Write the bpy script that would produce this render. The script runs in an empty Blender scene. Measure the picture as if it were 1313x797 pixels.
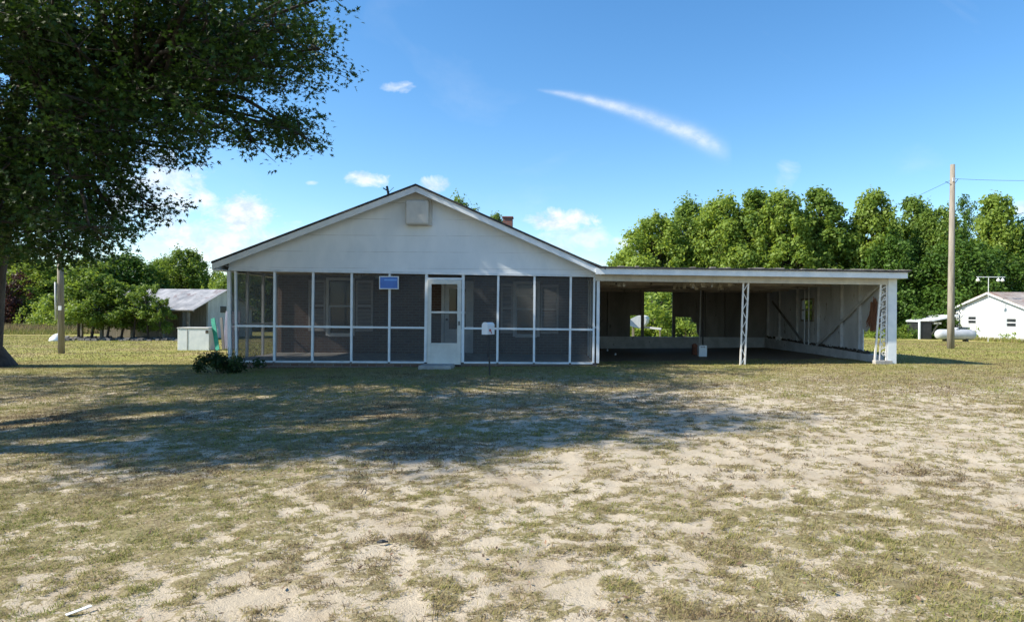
import bpy, math, random
import numpy as np
from mathutils import Vector

random.seed(7)
rng = np.random.default_rng(11)
R = math.radians
scene = bpy.context.scene
COL = scene.collection

# ------------------------------------------------------------------ camera
FPX, PX0, PY0, CAMZ, ROLL = 850.0, 700.0, 402.0, 1.42, 0.007
cam_d = bpy.data.cameras.new('camera')
cam = bpy.data.objects.new('camera', cam_d); COL.objects.link(cam)
cam.location = (0, 0, CAMZ)
cam.rotation_euler = (R(90), -ROLL, 0)
cam_d.sensor_width = 36; cam_d.lens = FPX * 36 / 1313
cam_d.shift_x = -(PX0 - 656.5) / 1313; cam_d.shift_y = (PY0 - 398.5) / 1313
cam_d.clip_start = 0.05; cam_d.clip_end = 6000
scene.camera = cam

# ------------------------------------------------------------------ light
SUN_EL, SUN_AZ = R(42), R(12)          # sun at the left, a little towards the viewer
sd = Vector((-math.cos(SUN_EL) * math.cos(SUN_AZ), -math.cos(SUN_EL) * math.sin(SUN_AZ), math.sin(SUN_EL)))
sl = bpy.data.lights.new('sun', 'SUN'); sl.energy = 4.9; sl.angle = R(0.5); sl.color = (1.0, 0.92, 0.78)
so = bpy.data.objects.new('sun', sl); COL.objects.link(so)
so.rotation_euler = (-sd).to_track_quat('-Z', 'Y').to_euler()

world = bpy.data.worlds.new('World'); scene.world = world; world.use_nodes = True
WN = world.node_tree; WN.nodes.clear()
def wmath(op, a, b=None, clamp=False):
    n = WN.nodes.new('ShaderNodeMath'); n.operation = op; n.use_clamp = clamp
    for i, v in enumerate((a, b)):
        if v is None: continue
        if isinstance(v, (int, float)): n.inputs[i].default_value = v
        else: WN.links.new(v, n.inputs[i])
    return n.outputs[0]
sky = WN.nodes.new('ShaderNodeTexSky'); sky.sky_type = 'NISHITA'; sky.sun_disc = False
sky.sun_elevation = SUN_EL
sky.sun_rotation = math.atan2(sd.x, sd.y)
sky.air_density = 1.0; sky.dust_density = 0.3; sky.ozone_density = 3.0; sky.altitude = 0
tc = WN.nodes.new('ShaderNodeTexCoord'); sx = WN.nodes.new('ShaderNodeSeparateXYZ')
WN.links.new(tc.outputs['Generated'], sx.inputs[0])
yy = wmath('MAXIMUM', sx.outputs['Y'], 0.05)
U = wmath('DIVIDE', sx.outputs['X'], yy); V = wmath('DIVIDE', sx.outputs['Z'], yy)
cuv = WN.nodes.new('ShaderNodeCombineXYZ'); WN.links.new(U, cuv.inputs[0]); WN.links.new(wmath('MULTIPLY', V, 1.5), cuv.inputs[1])
def wnoise(scale, det, rough=0.6, dist=0.0):
    n = WN.nodes.new('ShaderNodeTexNoise'); n.inputs['Scale'].default_value = scale
    n.inputs['Detail'].default_value = det; n.inputs['Roughness'].default_value = rough; n.inputs['Distortion'].default_value = dist
    WN.links.new(cuv.outputs[0], n.inputs['Vector']); return n.outputs['Fac']
nz = wnoise(19, 10, 0.66, 0.5); nz2 = wnoise(50, 5, 0.6, 0.2)
def pu(px): return (px - PX0) / FPX
def pv(py): return (PY0 - py) / FPX
def sq(a): return wmath('MULTIPLY', a, a)
def ell(px, py, rx, ry, amp, soft=0.55):       # cumulus puff with a ragged noise edge
    d = wmath('ADD', sq(wmath('DIVIDE', wmath('SUBTRACT', U, pu(px)), rx / FPX)), sq(wmath('DIVIDE', wmath('SUBTRACT', V, pv(py)), ry / FPX)))
    f = wmath('SUBTRACT', 1.0, d)
    f = wmath('ADD', f, wmath('MULTIPLY', wmath('SUBTRACT', nz, 0.5), 4.2))
    f = wmath('DIVIDE', f, soft * 1.9, clamp=True)
    f = wmath('MULTIPLY', f, wmath('SUBTRACT', 1.25, wmath('MULTIPLY', d, 0.28), clamp=True), clamp=True)
    return wmath('MULTIPLY', f, amp)
cl = None
for a in [(305, 282, 62, 30, .95), (200, 245, 80, 60, .7), (300, 322, 150, 42, .75), (245, 262, 45, 22, .8), (722, 283, 46, 17, .9, .45), (738, 303, 50, 20, .55),
          (724, 318, 16, 8, .6), (815, 310, 34, 15, .75), (505, 113, 26, 9, .6), (470, 233, 34, 12, .8), (552, 237, 24, 12, .8), (398, 236, 10, 3.5, .5),
          (1006, 225, 20, 20, .35, 1.0), (1310, 262, 20, 12, .8), (640, 335, 300, 20, .22, 1.2), (-300, 250, 160, 60, .7), (1700, 260, 200, 50, .7)]:
    e = ell(*a); cl = e if cl is None else wmath('MAXIMUM', cl, e)
# contrail: V = a + b u + c u^2, widening towards its head
x1, y1, x2, y2, x3, y3 = pu(684), pv(115), pu(810), pv(143), pu(930), pv(192)
co = np.polyfit([x1, x2, x3], [y1, y2, y3], 2)
cv_ = wmath('ADD', wmath('ADD', wmath('MULTIPLY', sq(U), float(co[0])), wmath('MULTIPLY', U, float(co[1]))), float(co[2]))
tt = wmath('DIVIDE', wmath('SUBTRACT', U, x1), x3 - x1, clamp=True)
wd = wmath('ADD', 1.5 / FPX, wmath('MULTIPLY', wmath('POWER', tt, 0.9), 11 / FPX))
dd = sq(wmath('DIVIDE', wmath('SUBTRACT', V, cv_), wd))
tr = wmath('EXPONENT', wmath('MULTIPLY', dd, -1.0))
tr = wmath('MULTIPLY', tr, wmath('MULTIPLY', tt, 5.0, clamp=True))
tr = wmath('MULTIPLY', tr, wmath('DIVIDE', wmath('SUBTRACT', pu(938), U), 38 / FPX, clamp=True))
tr = wmath('MULTIPLY', tr, wmath('ADD', 0.35, wmath('MULTIPLY', nz2, 0.75)))
cl = wmath('MAXIMUM', cl, wmath('MULTIPLY', tr, 0.72))
# thin veils of cirrus
cir = wnoise(2.2, 6, 0.55, 1.6)
cl = wmath('MAXIMUM', cl, wmath('MULTIPLY', wmath('DIVIDE', wmath('SUBTRACT', cir, 0.52), 0.4, clamp=True), 0.22))
cl = wmath('MULTIPLY', cl, wmath('MULTIPLY', sx.outputs['Y'], 6.0, clamp=True))
hsv = WN.nodes.new('ShaderNodeHueSaturation'); hsv.inputs['Saturation'].default_value = 1.24; hsv.inputs['Hue'].default_value = 0.498
WN.links.new(sky.outputs[0], hsv.inputs['Color'])
cshade = WN.nodes.new('ShaderNodeMix'); cshade.data_type = 'RGBA'
cshade.inputs[6].default_value = (3.3, 3.9, 4.7, 1); cshade.inputs[7].default_value = (5.2, 5.25, 5.3, 1)
WN.links.new(wmath('DIVIDE', wmath('SUBTRACT', wnoise(26, 5), 0.38), 0.2, clamp=True), cshade.inputs[0])
mixc = WN.nodes.new('ShaderNodeMix'); mixc.data_type = 'RGBA'
WN.links.new(cl, mixc.inputs[0]); WN.links.new(hsv.outputs[0], mixc.inputs[6]); WN.links.new(cshade.outputs[2], mixc.inputs[7])
bgn = WN.nodes.new('ShaderNodeBackground'); bgn.inputs[1].default_value = 0.12
WN.links.new(mixc.outputs[2], bgn.inputs[0])
wo = WN.nodes.new('ShaderNodeOutputWorld'); WN.links.new(bgn.outputs[0], wo.inputs[0])

scene.view_settings.view_transform = 'Standard'; scene.view_settings.look = 'None'
scene.view_settings.exposure = 0.9; scene.view_settings.gamma = 1.0
scene.view_settings.use_curve_mapping = False

# ------------------------------------------------------------------ pixels to points
CR, SR = math.cos(ROLL), math.sin(ROLL)
def P(px, py, Y):
    u = (px - PX0) / FPX; v = (PY0 - py) / FPX
    return Vector(((u * CR - v * SR) * Y, Y, CAMZ + (u * SR + v * CR) * Y))
def proj(x, y, z):
    a = x / y; b = (z - CAMZ) / y
    return PX0 + (a * CR + b * SR) * FPX, PY0 - (-a * SR + b * CR) * FPX
def terrain(x, y):
    x = np.asarray(x, float); y = np.asarray(y, float)
    base = np.interp(x, [-60, -18, -8, 9, 13, 18, 34, 80], [-.12, -.1, -.04, .2, .18, .07, -.17, -.3])
    fall = -0.008 * (np.clip(y, 20, 62) - 20)
    return base + fall
def G(px, py):
    lo, hi = 1.0, 400.0
    for _ in range(60):
        m = (lo + hi) / 2; p = P(px, py, m)
        if p.z > float(terrain(p.x, p.y)): lo = m
        else: hi = m
    p = P(px, py, lo); p.z = float(terrain(p.x, p.y)); return p
def gz(x, y): return float(terrain(x, y))

# ------------------------------------------------------------------ value noise
def vnoise(x, y, seed=0):
    xi = np.floor(x).astype(np.int64); yi = np.floor(y).astype(np.int64)
    fx = x - xi; fy = y - yi; fx = fx * fx * (3 - 2 * fx); fy = fy * fy * (3 - 2 * fy)
    def h(a, b):
        n = (a * 374761393 + b * 668265263 + seed * 1442695041) & 0xFFFFFFFF
        n = ((n ^ (n >> 13)) * 1274126177) & 0xFFFFFFFF
        n = (n ^ (n >> 16)) & 0xFFFFFFFF
        return n / 4294967295.0
    return (h(xi, yi) * (1 - fx) * (1 - fy) + h(xi + 1, yi) * fx * (1 - fy) + h(xi, yi + 1) * (1 - fx) * fy + h(xi + 1, yi + 1) * fx * fy)
def fbm(x, y, s, octs=4, seed=0, g=0.55):
    t = 0; a = 1; tot = 0
    for o in range(octs):
        t = t + a * vnoise(x * s + 17.3 * o, y * s - 9.1 * o, seed + o); tot += a; a *= g; s *= 2.03
    return t / tot
# sand patches measured on the lawn (centre, radius, strength)
SAND = [(1000, 570, 420, 75, .50), (700, 640, 420, 120, .34), (560, 760, 420, 90, .40), (100, 770, 300, 45, .30), (1250, 560, 300, 70, .35), (800, 600, 300, 40, .2),
        (380, 505, 70, 14, .55), (200, 560, 130, 14, .6), (30, 598, 110, 14, .6), (270, 525, 160, 9, .35), (620, 510, 70, 12, .5), (700, 535, 110, 16, .35), (800, 505, 60, 8, .4),
        (950, 520, 90, 16, .5), (760, 480, 50, 5, .25)]
GRASSY = [(150, 640, 260, 50, .26), (1180, 730, 260, 90, .22), (1200, 480, 200, 22, .45), (700, 470, 900, 16, .2), (450, 510, 420, 45, .45), (330, 590, 150, 25, .15), (520, 525, 120, 12, .3)]
def cover(x, y):
    x = np.asarray(x, float); y = np.asarray(y, float)
    ys = np.maximum(y, 1.5); px = PX0 + x / ys * FPX; py = PY0 + 1.3 / ys * FPX
    b = np.full(x.shape, 1.06)
    for (cx, cy, rx, ry, a) in SAND: b = b - a * np.exp(-((px - cx) / rx) ** 2 - ((py - cy) / ry) ** 2)
    for (cx, cy, rx, ry, a) in GRASSY: b = b + a * np.exp(-((px - cx) / rx) ** 2 - ((py - cy) / ry) ** 2)
    b = np.where(y > 17, b + np.clip((y - 17) / 5, 0, 1) * .25, b)
    n = fbm(x, y, 1.5, 2, 5) * .14 + fbm(x * .85 + y * .2, y * 1.05, 8.5, 3, 9, .9) * .62 + fbm(x, y, 28, 1, 19, .7) * .20
    c = (n - 0.5) * 5.6 + (b - .5) * .85 + .48
    inside = (x > -8.4) & (x < 8.9) & (y > np.where(x < 1.4, 17.0, 17.7) + fbm(x, y, 2.2, 3, 3) * 2.0) & (y < 27)
    return np.where(inside, -1.0, c)

# ------------------------------------------------------------------ materials
def newmat(name):
    m = bpy.data.materials.new(name); m.use_nodes = True
    nt = m.node_tree; nt.nodes.clear()
    out = nt.nodes.new('ShaderNodeOutputMaterial'); b = nt.nodes.new('ShaderNodeBsdfPrincipled')
    nt.links.new(b.outputs[0], out.inputs[0]); return m, nt, b, out
def ramp(nt, fac, stops):
    r = nt.nodes.new('ShaderNodeValToRGB'); e = r.color_ramp.elements
    while len(e) < len(stops): e.new(0.5)
    for i, (p, c) in enumerate(stops):
        e[i].position = p; e[i].color = (*c, 1)
    nt.links.new(fac, r.inputs[0]); return r.outputs[0]
def noise(nt, vec, scale, detail=5, rough=.6, dist=0):
    n = nt.nodes.new('ShaderNodeTexNoise'); n.inputs['Scale'].default_value = scale; n.inputs['Detail'].default_value = detail
    n.inputs['Roughness'].default_value = rough; n.inputs['Distortion'].default_value = dist
    if vec is not None: nt.links.new(vec, n.inputs['Vector'])
    return n.outputs['Fac']
def ocoord(nt, scale=(1, 1, 1)):
    t = nt.nodes.new('ShaderNodeTexCoord'); m = nt.nodes.new('ShaderNodeMapping'); m.inputs['Scale'].default_value = scale
    nt.links.new(t.outputs['Object'], m.inputs[0]); return m.outputs[0]
def mixrgb(nt, f, a, b):
    m = nt.nodes.new('ShaderNodeMix'); m.data_type = 'RGBA'
    for i, v in ((0, f), (6, a), (7, b)):
        if isinstance(v, (int, float)): m.inputs[i].default_value = v
        elif isinstance(v, tuple): m.inputs[i].default_value = (*v, 1)
        else: nt.links.new(v, m.inputs[i])
    return m.outputs[2]
def nmath(nt, op, a, b=None, clamp=False):
    n = nt.nodes.new('ShaderNodeMath'); n.operation = op; n.use_clamp = clamp
    for i, v in enumerate((a, b)):
        if v is None: continue
        if isinstance(v, (int, float)): n.inputs[i].default_value = v
        else: nt.links.new(v, n.inputs[i])
    return n.outputs[0]
def bump(nt, b, h, strength=.3, dist=.01):
    n = nt.nodes.new('ShaderNodeBump'); n.inputs['Strength'].default_value = strength; n.inputs['Distance'].default_value = dist
    nt.links.new(h, n.inputs['Height']); nt.links.new(n.outputs[0], b.inputs['Normal'])
def surf(name, c1, c2, scale=3, rough=.6, bmp=.2, stretch=(1, 1, 1), metal=0, lo=.35, hi=.65, spots=None):
    m, nt, b, out = newmat(name); v = ocoord(nt, stretch)
    f = noise(nt, v, scale, 7, .62, .3)
    c = ramp(nt, f, [(lo, c1), (hi, c2)])
    if spots:
        s = noise(nt, v, spots[1], 6, .7, .5)
        c = mixrgb(nt, ramp(nt, s, [(spots[2], (0, 0, 0)), (spots[2] + .06, (1, 1, 1))]), c, spots[0])
    nt.links.new(c, b.inputs['Base Color']); b.inputs['Roughness'].default_value = rough; b.inputs['Metallic'].default_value = metal
    bump(nt, b, noise(nt, v, scale * 7, 5), bmp, .01); return m

M = {}
M['white'] = surf('white_paint', (.52, .57, .61), (.74, .77, .80), 2.2, .5, .15, (1, 1, .5), spots=((.38, .36, .33), 9, .66))
M['whiteclean'] = surf('white_gloss', (.62, .67, .71), (.78, .81, .83), 3, .4, .12, spots=((.36, .35, .32), 11, .665))
M['cream'] = surf('cream_beam_paint', (.46, .45, .42), (.62, .60, .55), 3, .6, .2, (1, 1, .5), spots=((.25, .22, .18), 7, .66))
M['greywall'] = surf('grey_painted_board', (.44, .46, .48), (.64, .66, .68), 1.2, .7, .2, (1, 1, .4), spots=((.12, .10, .08), 4, .62))
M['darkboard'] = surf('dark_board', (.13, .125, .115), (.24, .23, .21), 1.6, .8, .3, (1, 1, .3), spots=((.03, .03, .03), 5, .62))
M['ceil'] = surf('ceiling_board', (.26, .22, .18), (.50, .44, .37), 1.3, .8, .2, (1, .3, 1), spots=((.06, .05, .04), 3, .58))
M['concrete'] = surf('concrete', (.26, .25, .24), (.40, .39, .37), 4, .85, .3)
M['curb'] = surf('painted_block', (.38, .39, .40), (.54, .55, .56), 3, .8, .3, spots=((.16, .14, .12), 3, .62))
M['wood'] = surf('weathered_wood', (.16, .14, .11), (.30, .27, .22), 5, .85, .5, (3, 3, .25))
M['bark'] = surf('bark', (.022, .018, .015), (.07, .056, .045), 7, .9, .9, (1.5, 1.5, .35))
M['iron'] = surf('white_iron', (.62, .60, .58), (.80, .79, .77), 9, .5, .1, spots=((.25, .13, .08), 14, .66))
M['darkmetal'] = surf('dark_metal', (.015, .015, .017), (.05, .048, .045), 9, .5, .2)
M['black'] = surf('black_board', (.012, .014, .018), (.03, .032, .036), 3, .6, .1)
M['blue'] = surf('blue_sign_face', (.02, .12, .45), (.03, .17, .58), 3, .35, .02)
M['bluelt'] = surf('light_blue_print', (.10, .32, .75), (.13, .38, .8), 9, .35, .02)
M['green'] = surf('green_paint', (.0, .20, .13), (.02, .32, .21), 4, .5, .1)
M['lilac'] = surf('grey_lilac_panel', (.22, .22, .30), (.34, .34, .42), 2.5, .7, .2, (1, 1, .4), spots=((.14, .13, .15), 4, .63))
M['rust'] = surf('rust', (.10, .035, .02), (.24, .09, .045), 6, .9, .4)
M['straw'] = surf('dry_stalks', (.12, .05, .03), (.30, .14, .08), 9, .9, .4, (4, 4, .4))
M['debris'] = surf('loose_debris', (.02, .018, .015), (.10, .08, .06), 14, .9, .5)
M['insul'] = surf('torn_insulation', (.20, .18, .15), (.40, .37, .32), 8, .95, .6)
M['tank'] = surf('grey_white_tank_paint', (.36, .38, .41), (.48, .50, .53), 2, .4, .05, spots=((.35, .3, .27), 6, .68))
M['stone'] = surf('rubble_stone', (.05, .05, .05), (.22, .21, .20), 3, .9, .5)
M['plastic'] = surf('white_plastic', (.70, .72, .75), (.80, .81, .82), 4, .4, .05)
M['red'] = surf('red_flag_paint', (.35, .02, .02), (.45, .04, .03), 4, .4, .05)
M['boatblue'] = surf('grey_blue_hull', (.16, .24, .34), (.22, .31, .42), 3, .5, .05)
M['doorpaint'] = surf('almond_door_paint', (.55, .54, .50), (.66, .65, .60), 3, .45, .08)
M['shutter'] = surf('shutter_paint', (.42, .41, .42), (.54, .53, .53), 4, .6, .2, (1, 1, 6))
M['shingle'] = surf('dark_shingle', (.018, .019, .022), (.055, .055, .06), 8, .85, .6)
M['shedwall'] = surf('pale_shed_wall', (.42, .42, .40), (.60, .60, .57), 2, .8, .2, (1, 1, .4), spots=((.2, .18, .15), 3, .64))
M['wire'] = surf('black_cable', (.02, .02, .02), (.03, .03, .03), 4, .5, .0)

def siding(name, pitch, c1, c2, depth, line):
    m, nt, b, out = newmat(name); v = ocoord(nt)
    s = nt.nodes.new('ShaderNodeSeparateXYZ'); nt.links.new(v, s.inputs[0])
    w = nmath(nt, 'FRACT', nmath(nt, 'DIVIDE', s.outputs['Z'], pitch))
    vj = nmath(nt, 'LESS_THAN', nmath(nt, 'FRACT', nmath(nt, 'ADD', nmath(nt, 'DIVIDE', s.outputs['X'], 2.44), nmath(nt, 'MULTIPLY', nmath(nt, 'FLOOR', nmath(nt, 'DIVIDE', s.outputs['Z'], pitch)), .37))), .005)
    seam = nmath(nt, 'MAXIMUM', nmath(nt, 'LESS_THAN', w, .035 if pitch > .3 else .08), 0.0)
    f = noise(nt, ocoord(nt, (1, 1, .45)), 1.6, 8, .65, .3)
    base = ramp(nt, f, [(.33, c1), (.62, c2)])
    brk = ramp(nt, noise(nt, v, 1.1, 3), [(.40, (0, 0, 0)), (.55, (1, 1, 1))])
    k = nmath(nt, 'MULTIPLY', seam, brk)
    c = mixrgb(nt, nmath(nt, 'MULTIPLY', k, line), base, (.28, .28, .27))
    nt.links.new(c, b.inputs['Base Color']); b.inputs['Roughness'].default_value = .55
    bump(nt, b, nmath(nt, 'SUBTRACT', w, nmath(nt, 'MULTIPLY', seam, .5)), .25, depth); return m
M['gable'] = siding('gable_boards', .42, (.64, .69, .73), (.75, .785, .815), .01, .42)
M['barnwall'] = siding('barn_white_boards', .35, (.56, .59, .63), (.68, .70, .72), .012, .6)

def brickmat(name='brown_brick', c1=(.14, .068, .042), c2=(.21, .13, .095)):
    m, nt, b, out = newmat(name)
    t = nt.nodes.new('ShaderNodeTexCoord'); s = nt.nodes.new('ShaderNodeSeparateXYZ'); nt.links.new(t.outputs['Object'], s.inputs[0])
    c = nt.nodes.new('ShaderNodeCombineXYZ'); nt.links.new(nmath(nt, 'ADD', s.outputs['X'], s.outputs['Y']), c.inputs[0]); nt.links.new(s.outputs['Z'], c.inputs[1])
    br = nt.nodes.new('ShaderNodeTexBrick'); nt.links.new(c.outputs[0], br.inputs['Vector'])
    br.inputs['Scale'].default_value = 1; br.inputs['Brick Width'].default_value = .22; br.inputs['Row Height'].default_value = .08
    br.inputs['Mortar Size'].default_value = .012; br.inputs['Color1'].default_value = (*c1, 1); br.inputs['Color2'].default_value = (*c2, 1)
    br.inputs['Mortar'].default_value = (.22, .20, .18, 1)
    cc = mixrgb(nt, nmath(nt, 'MULTIPLY', noise(nt, t.outputs['Object'], 2.5, 5), .7), br.outputs['Color'], (.08, .06, .055))
    nt.links.new(cc, b.inputs['Base Color']); b.inputs['Roughness'].default_value = .85
    bump(nt, b, br.outputs['Fac'], -.5, .01); return m
M['brick'] = brickmat(); M['redbrick'] = brickmat('red_chimney_brick', (.38, .12, .08), (.46, .17, .12))

def metalroof(name, c1, c2, rust, amt, pitch=.45, axis='X'):
    m, nt, b, out = newmat(name); v = ocoord(nt)
    s = nt.nodes.new('ShaderNodeSeparateXYZ'); nt.links.new(v, s.inputs[0])
    w = nmath(nt, 'FRACT', nmath(nt, 'DIVIDE', s.outputs[axis], pitch))
    seam = nmath(nt, 'LESS_THAN', w, .08)
    c = ramp(nt, noise(nt, ocoord(nt, (1, .5, 1)), 1.3, 8, .65), [(.35, c1), (.6, c2)])
    r = ramp(nt, noise(nt, ocoord(nt, (1.2, .25, 1)), 1.0, 7, .7, .6), [(amt, (0, 0, 0)), (amt + .1, (1, 1, 1))])
    c = mixrgb(nt, r, c, rust); c = mixrgb(nt, nmath(nt, 'MULTIPLY', seam, .5), c, (.08, .08, .08))
    nt.links.new(c, b.inputs['Base Color']); b.inputs['Roughness'].default_value = .5; b.inputs['Metallic'].default_value = .15
    bump(nt, b, seam, .6, .02); return m
M['shedroof'] = metalroof('old_grey_sheet_roof', (.20, .20, .20), (.42, .41, .40), (.18, .11, .09), .56)
M['barnroof'] = metalroof('rusty_sheet_roof', (.27, .23, .20), (.42, .37, .33), (.24, .13, .09), .5)

def screenmat():
    m, nt, b, out = newmat('insect_screen')
    b.inputs['Base Color'].default_value = (.082, .085, .085, 1); b.inputs['Roughness'].default_value = .8
    tr = nt.nodes.new('ShaderNodeBsdfTransparent'); mx = nt.nodes.new('ShaderNodeMixShader')
    v = ocoord(nt); f = noise(nt, v, 1.2, 5, .6)
    nt.links.new(ramp(nt, f, [(.3, (.48, .48, .48)), (.7, (.64, .64, .64))]), mx.inputs[0])
    nt.links.new(tr.outputs[0], mx.inputs[1]); nt.links.new(b.outputs[0], mx.inputs[2]); nt.links.new(mx.outputs[0], out.inputs[0]); return m
M['screen'] = screenmat()
def glassmat():
    m, nt, b, out = newmat('window_glass')
    b.inputs['Base Color'].default_value = (.03, .035, .04, 1); b.inputs['Roughness'].default_value = .06
    b.inputs['Specular IOR Level'].default_value = .7; return m
M['glass'] = glassmat()
def frost():
    m, nt, b, out = newmat('dusty_translucent_glass')
    b.inputs['Base Color'].default_value = (.5, .55, .5, 1); b.inputs['Roughness'].default_value = .3
    b.inputs['Transmission Weight'].default_value = .9; b.inputs['IOR'].default_value = 1.1; return m
M['frost'] = frost()

def leafmat(name, dark, light, trans=.35, rough=.5):
    m, nt, b, out = newmat(name)
    a = nt.nodes.new('ShaderNodeAttribute'); a.attribute_name = 'tint'
    c = ramp(nt, a.outputs['Fac'], [(0.0, dark), (1.0, light)])
    nt.links.new(c, b.inputs['Base Color']); b.inputs['Roughness'].default_value = rough; b.inputs['Specular IOR Level'].default_value = .2
    t = nt.nodes.new('ShaderNodeBsdfTranslucent'); g = nt.nodes.new('ShaderNodeMix'); g.data_type = 'RGBA'
    g.inputs[0].default_value = .5; nt.links.new(c, g.inputs[6]); g.inputs[7].default_value = (light[0] * 1.6, light[1] * 1.5, light[2] * .6, 1)
    nt.links.new(g.outputs[2], t.inputs[0])
    mx = nt.nodes.new('ShaderNodeMixShader'); mx.inputs[0].default_value = trans
    nt.links.new(b.outputs[0], mx.inputs[1]); nt.links.new(t.outputs[0], mx.inputs[2]); nt.links.new(mx.outputs[0], out.inputs[0]); return m
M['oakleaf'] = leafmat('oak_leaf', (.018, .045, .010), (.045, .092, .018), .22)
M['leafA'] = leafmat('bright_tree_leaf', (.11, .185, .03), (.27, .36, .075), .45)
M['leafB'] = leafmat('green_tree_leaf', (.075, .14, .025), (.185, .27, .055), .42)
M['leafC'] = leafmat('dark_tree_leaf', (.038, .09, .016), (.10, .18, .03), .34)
M['leafD'] = leafmat('maroon_leaf', (.03, .012, .012), (.08, .03, .025), .2)
M['leafS'] = leafmat('shrub_leaf', (.015, .035, .012), (.04, .075, .02), .2)
def grassmat():
    m, nt, b, out = newmat('grass_blade')
    a = nt.nodes.new('ShaderNodeAttribute'); a.attribute_name = 'tint'
    c = ramp(nt, a.outputs['Fac'], [(0, (.11, .075, .045)), (.25, (.31, .24, .135)), (.5, (.29, .25, .10)), (.75, (.24, .24, .07)), (1, (.17, .20, .045))])
    nt.links.new(c, b.inputs['Base Color']); b.inputs['Roughness'].default_value = .7; b.inputs['Specular IOR Level'].default_value = .2
    t = nt.nodes.new('ShaderNodeBsdfTranslucent'); nt.links.new(c, t.inputs[0])
    mx = nt.nodes.new('ShaderNodeMixShader'); mx.inputs[0].default_value = .25
    nt.links.new(b.outputs[0], mx.inputs[1]); nt.links.new(t.outputs[0], mx.inputs[2]); nt.links.new(mx.outputs[0], out.inputs[0]); return m
M['grass'] = grassmat()

def groundmat():
    m, nt, b, out = newmat('sandy_lawn_ground')
    t = nt.nodes.new('ShaderNodeTexCoord'); v = t.outputs['Object']
    a = nt.nodes.new('ShaderNodeAttribute'); a.attribute_name = 'cover'
    fa = nt.nodes.new('ShaderNodeAttribute'); fa.attribute_name = 'far'
    di = nt.nodes.new('ShaderNodeAttribute'); di.attribute_name = 'dirt'
    n1 = noise(nt, v, 24, 5, .7, .3); n2 = noise(nt, v, 1.6, 6, .6, .5); n3 = noise(nt, v, 120, 3, .6); n4 = noise(nt, v, .35, 5, .6, .4)
    sand = ramp(nt, n2, [(.3, (.33, .275, .20)), (.5, (.41, .355, .27)), (.7, (.465, .41, .32))])
    sand = mixrgb(nt, ramp(nt, n3, [(.30, (.55, .55, .55)), (.42, (0, 0, 0))]), sand, (.27, .21, .15))
    thatch = ramp(nt, n1, [(.3, (.10, .08, .045)), (.43, (.19, .15, .09)), (.55, (.26, .22, .125)), (.68, (.37, .32, .22))])
    thatch = mixrgb(nt, ramp(nt, n2, [(.4, (0, 0, 0)), (.65, (.5, .5, .5))]), thatch, (.20, .19, .085))
    n5 = noise(nt, ocoord(nt, (.8, 1.1, 1)), 12, 4, .65, .4)
    cc = nmath(nt, 'ADD', a.outputs['Fac'], nmath(nt, 'ADD', nmath(nt, 'MULTIPLY', nmath(nt, 'SUBTRACT', n1, .5), 2.0), nmath(nt, 'MULTIPLY', nmath(nt, 'SUBTRACT', n5, .5), 4.0)))
    c = mixrgb(nt, ramp(nt, cc, [(.44, (0, 0, 0)), (.58, (1, 1, 1))]), sand, thatch)
    lawn = ramp(nt, n1, [(.3, (.18, .18, .045)), (.5, (.26, .26, .065)), (.7, (.32, .305, .10))])
    lawn = mixrgb(nt, ramp(nt, n4, [(.48, (0, 0, 0)), (.62, (.75, .75, .75))]), lawn, (.34, .27, .13))
    c = mixrgb(nt, nmath(nt, 'MULTIPLY', fa.outputs['Fac'], ramp(nt, cc, [(.1, (.55, .55, .55)), (.4, (1, 1, 1))])), c, lawn)
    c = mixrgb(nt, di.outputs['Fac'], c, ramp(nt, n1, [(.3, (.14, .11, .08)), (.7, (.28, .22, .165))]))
    nt.links.new(c, b.inputs['Base Color']); b.inputs['Roughness'].default_value = .95; b.inputs['Specular IOR Level'].default_value = .1
    bump(nt, b, nmath(nt, 'ADD', n1, nmath(nt, 'MULTIPLY', n3, .4)), .7, .02); return m
M['ground'] = groundmat()

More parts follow.
